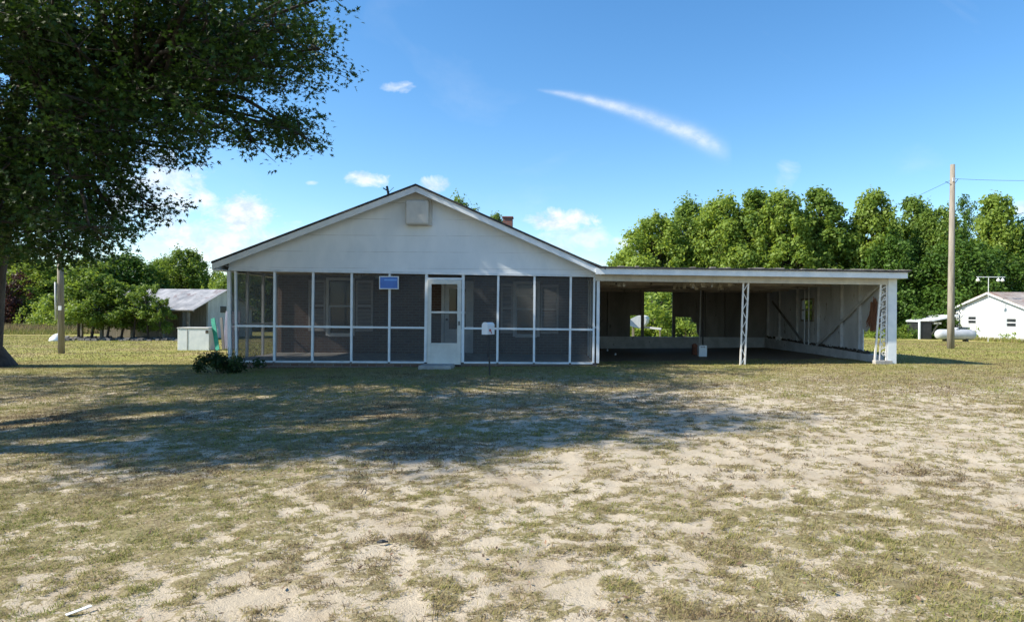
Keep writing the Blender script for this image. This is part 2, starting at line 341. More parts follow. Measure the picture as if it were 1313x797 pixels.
# ------------------------------------------------------------------ mesh helpers
class MB:
    def __init__(s): s.v = []; s.f = []; s.t = None
    def add(s, vs, fs):
        o = len(s.v); s.v += [tuple(p) for p in vs]; s.f += [tuple(i + o for i in f) for f in fs]; return s
    def box(s, x0, x1, y0, y1, z0, z1):
        v = [(x, y, z) for z in (z0, z1) for y in (y0, y1) for x in (x0, x1)]
        return s.add(v, [(0, 2, 3, 1), (4, 5, 7, 6), (0, 1, 5, 4), (2, 6, 7, 3), (0, 4, 6, 2), (1, 3, 7, 5)])
    def bar(s, a, b, w, d, side=None):
        a, b = Vector(a), Vector(b); t = (b - a).normalized()
        q = Vector(side) if side else Vector((0, 1, 0))
        if abs(t.dot(q)) > .95: q = Vector((1, 0, 0))
        u = t.cross(q).normalized(); n = u.cross(t).normalized()
        u *= w / 2; n *= d / 2
        v = [p + i * u + j * n for p in (a, b) for (i, j) in ((-1, -1), (1, -1), (1, 1), (-1, 1))]
        return s.add(v, [(0, 1, 2, 3)[::-1], (4, 5, 6, 7), (0, 1, 5, 4), (1, 2, 6, 5), (2, 3, 7, 6), (3, 0, 4, 7)])
    def tube(s, pts, rs, n=8, cap=True):
        pts = [Vector(p) for p in pts]
        if isinstance(rs, (int, float)): rs = [rs] * len(pts)
        o = len(s.v); m = len(pts)
        for i, p in enumerate(pts):
            t = (pts[min(i + 1, m - 1)] - pts[max(i - 1, 0)]).normalized()
            q = Vector((0, 0, 1)) if abs(t.z) < .9 else Vector((1, 0, 0))
            u = t.cross(q).normalized(); w = t.cross(u)
            for k in range(n):
                a = 2 * math.pi * k / n; s.v.append(tuple(p + (u * math.cos(a) + w * math.sin(a)) * rs[i]))
        for i in range(m - 1):
            for k in range(n):
                s.f.append((o + i * n + k, o + i * n + (k + 1) % n, o + (i + 1) * n + (k + 1) % n, o + (i + 1) * n + k))
        if cap:
            s.f.append(tuple(o + k for k in range(n))[::-1]); s.f.append(tuple(o + (m - 1) * n + k for k in range(n)))
        return s
    def prism(s, pts, y0, y1):        # outline in (x, z), extruded along y
        n = len(pts); v = [(x, y0, z) for x, z in pts] + [(x, y1, z) for x, z in pts]
        return s.add(v, [tuple(range(n)), tuple(range(n, 2 * n))[::-1]] + [(i, i + n, (i + 1) % n + n, (i + 1) % n) for i in range(n)])
    def xprism(s, pts, x0, x1):       # outline in (y, z), extruded along x
        n = len(pts); v = [(x0, y, z) for y, z in pts] + [(x1, y, z) for y, z in pts]
        return s.add(v, [tuple(range(n)), tuple(range(n, 2 * n))[::-1]] + [(i, i + n, (i + 1) % n + n, (i + 1) % n) for i in range(n)])
    def build(s, name, mat, parent=None, smooth=False, bev=0, local=False):
        me = bpy.data.meshes.new(name); off = Vector((0, 0, 0))
        if not local:
            if parent is not None:
                off = WORLD[parent.name]
            else:
                xs = np.array(s.v); off = Vector(((xs[:, 0].min() + xs[:, 0].max()) / 2, (xs[:, 1].min() + xs[:, 1].max()) / 2, xs[:, 2].min()))
        me.from_pydata([(p[0] - off.x, p[1] - off.y, p[2] - off.z) for p in s.v], [], s.f)
        if smooth: me.polygons.foreach_set('use_smooth', [True] * len(me.polygons))
        import bmesh
        bm = bmesh.new(); bm.from_mesh(me); bmesh.ops.recalc_face_normals(bm, faces=bm.faces); bm.to_mesh(me); bm.free()
        me.materials.append(mat); o = bpy.data.objects.new(name, me); COL.objects.link(o)
        if parent is not None: o.parent = parent; WORLD[o.name] = WORLD[parent.name] if not local else Vector((0, 0, 0))
        else: o.location = off; WORLD[o.name] = off
        if bev:
            bv = o.modifiers.new('bevel', 'BEVEL'); bv.width = bev; bv.segments = 2
        return o
WORLD = {}
def tag(o, label=None, cat=None, group=None, kind=None):
    if label: o['label'] = label
    if cat: o['category'] = cat
    if group: o['group'] = group
    if kind: o['kind'] = kind
    return o
def thing(name, loc, label, cat, group=None):
    o = bpy.data.objects.new(name, None); COL.objects.link(o); o.location = loc; o.empty_display_size = .3
    WORLD[o.name] = Vector(loc); return tag(o, label, cat, group)

def npmesh(name, V_, F_, mat, tint=None, attrs=None):
    """V_ (n,3); F_ list of (m,k) index arrays"""
    me = bpy.data.meshes.new(name)
    loops = np.concatenate([f.ravel() for f in F_]).astype(np.int32)
    tot = np.concatenate([np.full(len(f), f.shape[1]) for f in F_]).astype(np.int32)
    st = np.concatenate([[0], np.cumsum(tot)[:-1]]).astype(np.int32)
    me.vertices.add(len(V_)); me.vertices.foreach_set('co', V_.astype(np.float32).ravel())
    me.loops.add(len(loops)); me.loops.foreach_set('vertex_index', loops)
    me.polygons.add(len(tot)); me.polygons.foreach_set('loop_start', st); me.polygons.foreach_set('loop_total', tot)
    me.update(calc_edges=True)
    if tint is not None:
        a = me.attributes.new('tint', 'FLOAT', 'FACE'); a.data.foreach_set('value', tint.astype(np.float32))
    for k, arr in (attrs or {}).items():
        a = me.attributes.new(k, 'FLOAT', 'POINT'); a.data.foreach_set('value', arr.astype(np.float32))
    me.materials.append(mat); return me
def link(name, me, parent=None, loc=None):
    o = bpy.data.objects.new(name, me); COL.objects.link(o)
    if parent is not None: o.parent = parent
    if loc is not None: o.location = loc
    return o

# ------------------------------------------------------------------ ground
def steps(segs):
    out = [segs[0][0]]
    for a, b, st in segs:
        n = max(1, int(round((b - a) / st))); out += list(a + (b - a) * (np.arange(1, n + 1) / n))
    return np.array(out)
gx = steps([(-1500, -300, 200), (-300, -60, 30), (-60, -22, 2), (-22, -7, .25), (-7, 7, .05), (7, 22, .25), (22, 60, 2), (60, 300, 30), (300, 1500, 200)])
gy = steps([(-60, 0, 6), (0, 2.5, .5), (2.5, 10, .045), (10, 20, .14), (20, 30, .35), (30, 64, 1.2), (64, 200, 12), (200, 2600, 200)])
GX, GY = np.meshgrid(gx, gy); gxx = GX.ravel(); gyy = GY.ravel()
cov = cover(gxx, gyy)
hz = terrain(gxx, gyy)
nearm = (np.abs(gxx) < 9) & (gyy > 2.4) & (gyy < 20.5)
hz = hz + np.where(nearm, (np.clip(cov, 0, 1) * .012 + (fbm(gxx, gyy, 7, 3, 31) - .5) * .03) - .012, 0)
nx, ny = len(gx), len(gy)
ii = (np.arange(ny - 1)[:, None] * nx + np.arange(nx - 1)[None, :]).ravel()
F = np.stack([ii, ii + 1, ii + nx + 1, ii + nx], 1)
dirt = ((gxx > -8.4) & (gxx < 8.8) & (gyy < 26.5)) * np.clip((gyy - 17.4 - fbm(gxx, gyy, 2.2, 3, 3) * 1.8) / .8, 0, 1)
far = np.clip((gyy - 13) / 7, 0, 1)
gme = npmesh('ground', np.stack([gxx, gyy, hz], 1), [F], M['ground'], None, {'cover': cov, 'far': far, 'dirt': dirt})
gme.polygons.foreach_set('use_smooth', [True] * len(gme.polygons))
tag(link('ground', gme), 'sandy lawn with patchy yellow grass running back to the woods', 'ground', kind='structure')

# ------------------------------------------------------------------ grass blades
def blades(name, y0, y1, dens, L, W, thr, label, seg2, tuft=9, spread=.035, lean=1.0, green=.0):
    area = .5 * 1.62 * (y1 ** 2 - y0 ** 2) * 1.05; n = int(area * dens / tuft)
    y = np.sqrt(rng.uniform(y0 ** 2, y1 ** 2, n)); x = (rng.uniform(-.86, .76, n)) * y
    c = cover(x, y) + rng.normal(0, .12, n)
    keep = c > thr; x, y, c = x[keep], y[keep], c[keep]
    tn = fbm(x, y, .9, 3, 77); tl = rng.uniform(0, 1, len(x))
    x = np.repeat(x, tuft) ; y = np.repeat(y, tuft); c = np.repeat(c, tuft); tb = np.repeat(tn * 1.2 - .5 + tl * .6, tuft)
    n = len(x); x = x + rng.normal(0, spread, n); y = y + rng.normal(0, spread, n)
    z = terrain(x, y) - .006
    ang = rng.uniform(0, 2 * math.pi, n); ln = L * rng.uniform(.45, 1.25, n) * np.clip(.6 + c * .5, .5, 1.2); w = W * rng.uniform(.6, 1.3, n)
    el = np.abs(rng.normal(0, .6, n)) * lean + .55
    dx = np.cos(ang); dy = np.sin(ang); px_, py_ = -dy, dx
    el = np.clip(el, .1, 1.35); up = np.cos(el); out_ = np.sin(el)
    B = np.stack([x, y, z], 1); D = np.stack([dx * out_, dy * out_, up], 1); S = np.stack([px_, py_, 0 * px_], 1)
    tint = np.clip(tb + rng.normal(0, .17, n) + green, 0, 1)
    if seg2:
        mid = B + D * (ln * .55)[:, None]
        D2 = np.stack([dx * np.sin(el + .5), dy * np.sin(el + .5), np.cos(el + .5)], 1)
        tip = mid + D2 * (ln * .5)[:, None]
        V_ = np.stack([B - S * (w / 2)[:, None], B + S * (w / 2)[:, None], mid + S * (w * .4)[:, None], mid - S * (w * .4)[:, None], tip], 1).reshape(-1, 3)
        k = np.arange(n)[:, None] * 5
        me = npmesh(name, V_, [k + np.array([[0, 1, 2, 3]]), k + np.array([[3, 2, 4]])], M['grass'], np.concatenate([tint, tint]))
    else:
        tip = B + D * ln[:, None]
        V_ = np.stack([B - S * (w / 2)[:, None], B + S * (w / 2)[:, None], tip], 1).reshape(-1, 3)
        k = np.arange(n)[:, None] * 3
        me = npmesh(name, V_, [k + np.array([[0, 1, 2]])], M['grass'], tint)
    return tag(link(name, me), label, 'grass', kind='stuff')
blades('lawn_grass', 2.6, 5.5, 13000, .034, .0034, .50, 'short patchy creeping grass on the sand nearest the viewer', True, 12, .022, 1.2)
blades('lawn_grass', 5.5, 10, 5600, .038, .0055, .50, 'patchy grass over sand in the middle of the yard', True, 11, .03, 1.2)
blades('lawn_grass', 10, 20, 1500, .045, .011, .42, 'mown grass in front of the house and carport', False, 8, .05, 1.0, .05)
blades('lawn_grass', 20, 45, 160, .06, .03, .3, 'sunlit yellow green lawn beyond the house', False, 6, .15, .8, .16)
# dead leaves and twigs lying in the grass
n = 5200; y = np.sqrt(rng.uniform(2.7 ** 2, 11 ** 2, n)); x = rng.uniform(-.84, .74, n) * y
z = terrain(x, y) + rng.uniform(.004, .016, n); a = rng.uniform(0, 2 * math.pi, n); l = rng.uniform(.004, .019, n); w = np.where(rng.uniform(0, 1, n) < .6, .0025, l * .4)
D = np.stack([np.cos(a), np.sin(a), rng.normal(0, .3, n)], 1); S = np.stack([-np.sin(a), np.cos(a), rng.normal(0, .4, n)], 1); B = np.stack([x, y, z], 1)
V_ = np.stack([B - D * l[:, None], B + S * w[:, None], B + D * l[:, None], B - S * w[:, None]], 1).reshape(-1, 3)
litm = leafmat('dead_leaf', (.05, .035, .025), (.26, .16, .10), .1)
tag(link('leaf_litter', npmesh('leaf_litter', V_, [np.arange(n)[:, None] * 4 + np.array([[0, 1, 2, 3]])], litm, rng.uniform(0, 1, n))), 'dead leaf bits and twigs scattered over the sand', 'leaf litter', kind='stuff')

# ------------------------------------------------------------------ house
HX = P(533, 400, 17).x
house = thing('screened_house', (HX, 17, gz(-3.3, 17)), 'low white gabled house with a screened front porch and brick walls', 'house')
def F17(px, py, Y=17.0): p = P(px, py, Y); return (p.x, p.z)
XL, XR = -8.14, 1.32
# gable wall and roof
pk = P(533, 235.5, 16.62); eL = P(271, 335, 16.62); eR = P(777, 343, 16.62)
kR = P(747, 331, 16.62)
beamL, beamR = F17(293, 347), F17(767, 355)
ridge = pk
def roofz(x, drop=0.0):
    if x < pk.x: return pk.z + (x - pk.x) * (eL.z - pk.z) / (eL.x - pk.x) - drop
    if x < kR.x: return pk.z + (x - pk.x) * (kR.z - pk.z) / (kR.x - pk.x) - drop
    return kR.z + (x - kR.x) * (eR.z - kR.z) / (eR.x - kR.x) - drop
MB().prism([(beamL[0], beamL[1]), (beamR[0], beamR[1]), (XR, roofz(XR, .06)), (kR.x, roofz(kR.x, .06)), (pk.x, pk.z - .06), (XL, roofz(XL, .06))], 17.0, 17.08).build('gable_wall', M['gable'], house)
MB().prism([(beamL[0], beamL[1] - .004), (beamR[0], beamR[1] - .004), (beamR[0], beamR[1] + .055), (beamL[0], beamL[1] + .055)], 16.975, 16.997).build('trim_board', M['white'], house)
def slab(outl, y0, y1, t):   # outl: (x,z) top line
    pts = [(x, z) for x, z in outl] + [(x, z - t) for x, z in outl[::-1]]
    return MB().prism(pts, y0, y1)
BACK = 31.0
roofL = slab([(eL.x, eL.z + .0), (pk.x, pk.z)], 16.6, BACK, .05).build('roof', M['shingle'], house)
roofR = slab([(pk.x, pk.z), (kR.x, kR.z), (eR.x, eR.z)], 16.6, BACK, .05).build('roof', M['shingle'], house)
slab([(eL.x + .01, eL.z - .052), (pk.x - .002, pk.z - .052)], 16.63, 16.67, .15).build('fascia', M['whiteclean'], house)
slab([(pk.x + .002, pk.z - .052), (kR.x, kR.z - .052), (eR.x - .12, eR.z - .04)], 16.63, 16.67, .15).build('fascia', M['whiteclean'], house)
slab([(eL.x + .03, eL.z - .06), (pk.x - .01, pk.z - .06)], 16.672, 16.998, .05).build('soffit', M['ceil'], house)
slab([(pk.x + .01, pk.z - .06), (kR.x, kR.z - .06), (eR.x - .2, eR.z - .06)], 16.672, 16.998, .05).build('soffit', M['ceil'], house)
MB().box(eL.x, eL.x + .03, 16.67, BACK, eL.z - .22, eL.z - .055).build('eave_board', M['whiteclean'], house)
MB().box(eL.x + .03, XL, 16.672, BACK, eL.z - .22, eL.z - .20).build('soffit', M['white'], house)
# brick body at the back of the porch
fl = .22
BY = 20.0
def hole_wall(mb, x0, x1, z0, z1, y0, y1, holes):
    xs = x0
    for (a, b, c, d) in sorted(holes):
        mb.box(xs, a, y0, y1, z0, z1)
        if c > z0: mb.box(a, b, y0, y1, z0, c)
        if d < z1: mb.box(a, b, y0, y1, d, z1)
        xs = b
    mb.box(xs, x1, y0, y1, z0, z1); return mb
def bx(px): return (px - PX0) * BY / FPX
def bz(py): return CAMZ + (PY0 - py) * BY / FPX
wins = [(bx(420.5), bx(453), bz(430), bz(360)), (bx(660), bx(690), bz(429.5), bz(363))]
door = (bx(569), bx(604), fl, bz(364))
hole_wall(MB(), XL, XR, -.1, 2.62, BY, BY + .2, wins + [door]).build('brick_wall', M['brick'], house)
MB().box(XL, XL + .2, BY + .2, BACK - .4, -.3, 2.5).box(XR - .2, XR, BY + .2, BACK - .4, -.3, 2.5).box(XL + .2, XR - .2, BACK - .6, BACK - .4, -.3, 2.5).build('brick_wall', M['brick'], house)
MB().prism([(XL, 2.5), (XR, 2.5), (XR, roofz(XR, .06)), (pk.x, pk.z - .06), (XL, roofz(XL, .06))], BACK - .5, BACK - .4).build('gable_wall', M['white'], house)
MB().box(XL + .04, XR - .04, 17.09, BY - .003, 2.53, 2.56).build('porch_ceiling', M['ceil'], house)
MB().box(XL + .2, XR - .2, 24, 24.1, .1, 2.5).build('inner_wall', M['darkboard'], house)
for q, (a, b, c, d) in enumerate(wins):
    w = MB()
    w.box(a - .05, a + .03, BY - .04, BY + .06, c - .05, d + .05).box(b - .03, b + .05, BY - .04, BY + .06, c - .05, d + .05)
    w.box(a + .03, b - .03, BY - .04, BY + .06, d - .03, d + .05).box(a + .03, b - .03, BY - .05, BY + .06, c - .07, c + .03)
    wf = w.build('window', M['whiteclean'], house)
    m_ = (c + d) / 2 + (0 if q else .02)
    s_ = MB().box(a + .03, b - .03, BY + .0, BY + .04, m_ - .025, m_ + .025).box(a + .03, a + .07, BY + .003, BY + .04, c + .03, m_ - .025).box(b - .07, b - .03, BY + .003, BY + .04, c + .03, m_ - .025)
    if q: s_.box(a + .069, b - .069, BY + .003, BY + .03, (m_ + d) / 2 - .01, (m_ + d) / 2 + .01).box(a + .03, a + .069, BY + .003, BY + .03, m_ + .025, d - .03).box(b - .069, b - .03, BY + .003, BY + .03, m_ + .025, d - .03)
    s_.build('sash', M['white'], wf)
    MB().box(a + .03, b - .03, BY + .042, BY + .05, c + .03, d - .03).build('pane', M['glass'], wf)
for (a, b, t, u) in [(396, 418, 361, 426), (456.5, 478.5, 361, 426), (642, 658, 364, 427), (693, 716, 365, 427.5)]:
    x0, x1, z0, z1 = bx(a), bx(b), bz(u), bz(t); s = MB()
    s.box(x0, x0 + .06, BY - .045, BY - .003, z0, z1).box(x1 - .06, x1, BY - .045, BY - .003, z0, z1)
    zz = [z0, (z0 + z1) / 2 - .04, z1 - .08]
    for q in zz: s.box(x0 + .06, x1 - .06, BY - .045, BY - .003, q, q + .08)
    k = z0 + .1
    while k < z1 - .1:
        if abs(k - zz[1] - .03) > .07: s.bar((x0 + .06, BY - .025, k), (x1 - .06, BY - .025, k), .035, .012, (0, .6, .8))
        k += .042
    s.build('shutter', M['shutter'], house)
# front door behind the screen
a, b, c, d = door
fd = MB().box(a - .07, a + .02, BY - .05, BY + .08, c, d + .07).box(b - .02, b + .07, BY - .05, BY + .08, c, d + .07).box(a + .02, b - .02, BY - .05, BY + .08, d - .02, d + .07).build('door_frame', M['whiteclean'], house)
fdo = MB().box(a + .022, a + .16, BY, BY + .04, c, d - .022).box(b - .16, b - .022, BY, BY + .04, c, d - .022).box(a + .16, b - .16, BY, BY + .04, c, c + .72).box(a + .16, b - .16, BY, BY + .04, d - .16, d - .022).box(a + .16, b - .16, BY, BY + .04, c + 1.18, c + 1.26).build('front_door', M['whiteclean'], house)
MB().box(a + .16, b - .16, BY + .015, BY + .025, c + .72, d - .16).build('door_glass', M['glass'], fdo)
MB().tube([(a + .1, BY - .05, c + 1.0), (a + .1, BY - .001, c + 1.0)], [.035, .03], 10).build('door_knob', M['darkmetal'], fdo, True)
# porch base and floor
MB().prism([(XL, -.12), (XR, .02), (XR, F17(765, 466.5)[1] - .0), (XL, F17(295, 464.5)[1] - .0)], 17.02, 17.14).build('brick_base', M['brick'], house)
MB().box(XL, XL + .12, 17.14, 20, -.15, .16).build('brick_base', M['brick'], house); MB().box(XR - .12, XR, 17.14, 20, -.05, .16).build('brick_base', M['brick'], house)
MB().box(XL + .12, XR - .12, 17.14, 20, .1, .2).build('porch_floor', M['concrete'], house)
def lerp_line(p0, p1, px):
    t = (px - p0[0]) / (p1[0] - p0[0]); return p0[1] + (p1[1] - p0[1]) * t
TOP = ((293, 347.5), (767, 355)); MID = ((293, 417.5), (767, 422.5)); BOT = ((293, 464), (767, 466.5))
def post(px, w=.058, top=None, n='porch_post', y=17.0, wob=0):
    a = P(px, lerp_line(*BOT, px) - 1.2, y); b = P(px, (top or lerp_line(*TOP, px)) , y); x = (a.x + b.x) / 2
    return MB().bar((x + wob, y + .04, a.z), (x - wob, y + .04, b.z - .001), w, .075).build(n, M['whiteclean'], house), x
posts = []
for px, w in [(293.5, .085), (302, .05), (351.5, .055), (400.6, .055), (450.4, .055), (499, .055), (546, .07), (593.5, .07), (638.2, .055), (685, .055), (731.3, .055), (761.5, .05), (766.8, .075)]:
    o, x = post(px, w, wob={293.5: .02, 302: .02}.get(px, random.uniform(-.008, .008))); posts.append((px, x, w))
def zat(line, px): return P(px, lerp_line(*line, px), 17).z
for a, b in zip(posts[:-1], posts[1:]):
    if a[0] == 546: continue
    if a[0] == 761.5: continue
    xa, xb = a[1] + a[2] / 2 + .001, b[1] - b[2] / 2 - .001
    zt = (zat(TOP, a[0]), zat(TOP, b[0])); zm = (zat(MID, a[0]), zat(MID, b[0])); zb = (zat(BOT, a[0]), zat(BOT, b[0]))
    if a[0] != 293.5:
        MB().bar((xa, 17.035, zm[0]), (xb, 17.035, zm[1]), .05, .05).build('mid_rail', M['whiteclean'], house)
    MB().bar((xa, 17.02, zb[0] + .02), (xb, 17.02, zb[1] + .02), .045, .09).build('sill_rail', M['white'], house)
    for lo, hi in ((zb, zm), (zm, zt)):
        s = MB(); K = 5; v = []
        for j in range(2):
            for i in range(K + 1):
                t = i / K; zz = (lo[0] + (lo[1] - lo[0]) * t + .04) if j == 0 else (hi[0] + (hi[1] - hi[0]) * t - .03)
                v.append((xa + (xb - xa) * t, 17.05 + random.uniform(-.002, .002), zz))
        s.add(v, [(i, i + 1, i + K + 2, i + K + 1) for i in range(K)])
        s.build('screen', M['screen'], house)
# side screens of the porch
for X_, ys_ in ((XL + .03, (18.0, 19.0, 19.93)), (XR - .03, (18.0, 19.0, 19.93))):
    for y_ in ys_:
        MB().box(X_ - .03, X_ + .03, y_ - .035, y_ + .035, .15, 2.5).build('porch_post', M['whiteclean'], house)
    MB().box(X_ - .02, X_ + .02, 17.09, 17.96, 1.05, 1.1).box(X_ - .02, X_ + .02, 18.04, 18.96, 1.05, 1.1).box(X_ - .02, X_ + .02, 19.04, 19.89, 1.05, 1.1).build('mid_rail', M['whiteclean'], house)
    MB().add([(X_, 17.09, .17), (X_, 19.9, .17), (X_, 19.9, 2.5), (X_, 17.09, 2.5)], [(0, 1, 2, 3)]).build('screen', M['screen'], house)
    MB().box(X_ - .05, X_ + .05, 17.09, 20, 2.42 if X_ > 0 else 2.5, 2.9 if X_ < 0 else 2.6).build('side_beam', M['white'], house)
# torn liner hanging behind the top of one bay
s = MB(); v = []
for j in range(4):
    for i in range(13):
        x = P(453, 355, 17.4).x + (P(497, 355, 17.4).x - P(453, 355, 17.4).x) * i / 12
        v.append((x, 17.35 + .04 * math.sin(i * 1.7 + j), 2.52 - (.14 + .05 * math.sin(i * .9)) * j / 3 * 1.1))
s.add(v, [(j * 13 + i, j * 13 + i + 1, j * 13 + i + 14, j * 13 + i + 13) for j in range(3) for i in range(12)]).build('torn_lining', M['insul'], house)
# screen door
dl, dr = posts[6][1] + .037, posts[7][1] - .037
db, dt = P(570, 467, 17).z, P(570, 355.5, 17).z
MB().box(dl, dr, 17.0, 17.07, dt - .06, dt - .005).build('door_header', M['white'], house)
hd = MB()
dt2 = dt - .065; wv = .105
hd.box(dl + .006, dl + wv, 16.97, 17.0, db, dt2).box(dr - wv, dr - .006, 16.97, 17.0, db, dt2)
hd.box(dl + wv, dr - wv, 16.97, 17.0, dt2 - .11, dt2).box(dl + wv, dr - wv, 16.97, 17.0, db, db + .03)
zk = P(570, 440.5, 17).z; zr = P(570, 400, 17).z
hd.box(dl + wv, dr - wv, 16.968, 17.0, zr - .03, zr + .02).box(dl + wv, dr - wv, 16.968, 17.0, zk - .02, zk + .02)
sdo = hd.build('screen_door', M['doorpaint'], house, bev=.004)
MB().box(dl + wv, dr - wv, 16.98, 16.995, db + .03, zk - .02).build('kick_panel', M['doorpaint'], sdo)
MB().add([(dl + wv, 16.99, zk + .02), (dr - wv, 16.99, zk + .02), (dr - wv, 16.99, zr - .03), (dl + wv, 16.99, zr - .03)], [(0, 1, 2, 3)]).build('lower_screen', M['screen'], sdo)
MB().box(dr - .07, dr - .04, 16.945, 16.968, zr - .33, zr - .23).tube([(dr - .055, 16.93, zr - .26), (dr - .055, 16.967, zr - .26)], .012, 8).build('handle', M['darkmetal'], sdo)
# box over a wall opening in the gable
g0, g1 = P(520, 288, 16.8), P(550, 257, 16.8)
MB().box(g0.x + .03, g1.x + .05, 16.9, 16.999, g0.z - .0, g1.z + .02).build('vent_sleeve', M['cream'], house)
MB().box(g0.x, g1.x, 16.72, 16.899, g0.z, g1.z).build('vent_cover', M['cream'], house, bev=.045)
# chimney on the right slope, antenna and vine
cx = -1.4; ch = MB().box(cx - .17, cx + .17, 23.8, 24.2, roofz(cx) - .2, 4.86).build('chimney', M['redbrick'], roofR)
MB().box(cx - .2, cx + .2, 23.77, 24.23, 4.862, 4.90).build('chimney_cap', M['redbrick'], ch)
ap = P(499, 247, 17.4)
MB().tube([(ap.x, 17.4, ap.z - .15), (ap.x - .06, 17.4, ap.z + .17)], [.035, .03], 8).bar((ap.x - .01, 17.4, ap.z + .03), (ap.x - .16, 17.4, ap.z + .12), .03, .02).tube([(ap.x, 17.4, ap.z + .02), (ap.x + .12, 17.4, ap.z + .14)], .007, 5).build('roof_antenna', M['darkmetal'], house)

# blue sign
q0, q1 = P(486, 370.5, 16.9), P(511, 354, 16.9)
sg = thing('blue_sign', ((q0.x + q1.x) / 2, 16.9, q0.z), 'small bright blue sign in a white frame high on a porch post', 'sign')
MB().box(q0.x, q1.x, 16.925, 16.955, q0.z, q1.z).build('sign_back', M['whiteclean'], sg)
MB().box(q0.x, q1.x, 16.905, 16.924, q1.z - .022, q1.z).box(q0.x, q1.x, 16.905, 16.924, q0.z, q0.z + .022).box(q0.x, q0.x + .022, 16.905, 16.924, q0.z + .022, q1.z - .022).box(q1.x - .022, q1.x, 16.905, 16.924, q0.z + .022, q1.z - .022).build('sign_frame', M['whiteclean'], sg)
MB().box(q0.x + .022, q1.x - .022, 16.915, 16.923, q0.z + .022, q1.z - .022).build('sign_face', M['blue'], sg)
MB().box(q0.x + .13, q1.x - .04, 16.911, 16.9145, q1.z - .115, q1.z - .075).build('print_band', M['bluelt'], sg)
# step
st = G(560, 475)
tag(MB().prism([(P(540, 470, 16.7).x, .0), (P(582, 470, 16.7).x, .0), (P(581, 470, 16.7).x, .125), (P(541, 470, 16.7).x, .125)], 16.25, 17.0).build('door_step', M['concrete'], bev=.012), 'flat grey concrete step on the ground below the screen door', 'step')

# ------------------------------------------------------------------ carport
CX0, CX1 = 1.36, 8.75
cp = thing('carport', (5.1, 17, gz(5, 17)), 'long flat roofed open carport joined to the right side of the white house', 'carport')
cfl = P(766, 341.5, 16.6); cfr = P(1164, 347, 16.6)
CB = 26.3
def rz(x, y=16.6):   # carport roof top surface
    return cfl.z + (cfr.z - cfl.z) * (x - cfl.x) / (cfr.x - cfl.x) - .004 * (y - 16.6)
rx0, rx1 = cfl.x + .04, cfr.x
v = [(x, y, rz(x, y) - dz) for dz in (.0, .045) for y in (16.56, CB + .3) for x in (rx0, rx1 + .03)]
MB().add(v, [(0, 1, 3, 2), (4, 6, 7, 5), (0, 4, 5, 1), (2, 3, 7, 6), (0, 2, 6, 4), (1, 5, 7, 3)]).build('roof', M['shingle'], cp)
def strip(x0, x1, y0, y1, t0, t1):
    return MB().prism([(x0, rz(x0) - t1), (x1, rz(x1) - t1), (x1, rz(x1) - t0), (x0, rz(x0) - t0)], y0, y1)
strip(rx0 - .08, rx1, 16.6, 16.64, .047, .19).build('fascia', M['whiteclean'], cp)
MB().add([(x, y, rz(x, y) - t) for t in (.05, .19) for y in (16.642, CB + .3) for x in (rx1 - .04, rx1)], [(0, 1, 3, 2), (4, 6, 7, 5), (0, 4, 5, 1), (2, 3, 7, 6), (0, 2, 6, 4), (1, 5, 7, 3)]).build('fascia', M['whiteclean'], cp)
strip(rx0 - .06, rx1 - .3, 16.97, 17.06, .16, .34).build('beam', M['cream'], cp)
cz = rz(5) - .17
MB().add([(x, y, rz(x, y) - t) for t in (.15, .18) for y in (17.07, CB) for x in (CX0 + .02, CX1 + .2)], [(0, 1, 3, 2), (4, 6, 7, 5), (0, 4, 5, 1), (2, 3, 7, 6), (0, 2, 6, 4), (1, 5, 7, 3)]).build('ceiling', M['ceil'], cp)
for i in range(5):      # exposed joists and a loose board under the ceiling
    y = 18.4 + i * 1.75
    MB().box(CX0 + .05, CX1 - .1, y, y + .05, rz(5, y) - .27, rz(5, y) - .185).build('joist', M['ceil'], cp)
a, b = P(795, 371, 22), P(882, 362, 22)
MB().bar((a.x, 22.5, cz - .16), (b.x + .3, 20.8, cz - .12), .3, .02, (0, 0, 1)).build('loose_board', M['insul'], cp)
# patchy dry leaf debris on the front edge of the roof
s = MB()
for i in range(70):
    x = random.choice([random.uniform(5.0, rx1), random.uniform(6.5, rx1), random.uniform(rx0, rx1)]); w = random.uniform(.05, .22)
    s.box(x, x + w, 16.56 + random.uniform(0, .02), 16.75, rz(x) + .001, rz(x) + random.uniform(.006, .028))
tag(s.build('roof_debris', M['insul'], cp), kind='stuff')
# masonry kerbs
gl = gz(8.7, 17)
s = MB().xprism([(17.35, gl - .3), (CB, gl - .3), (CB, .54), (17.35, .385)], CX1 - .1, CX1 + .1); s.build('side_kerb', M['curb'], cp)
MB().box(CX0, CX1 - .1, CB - .1, CB + .1, -.3, .54).build('back_kerb', M['curb'], cp)
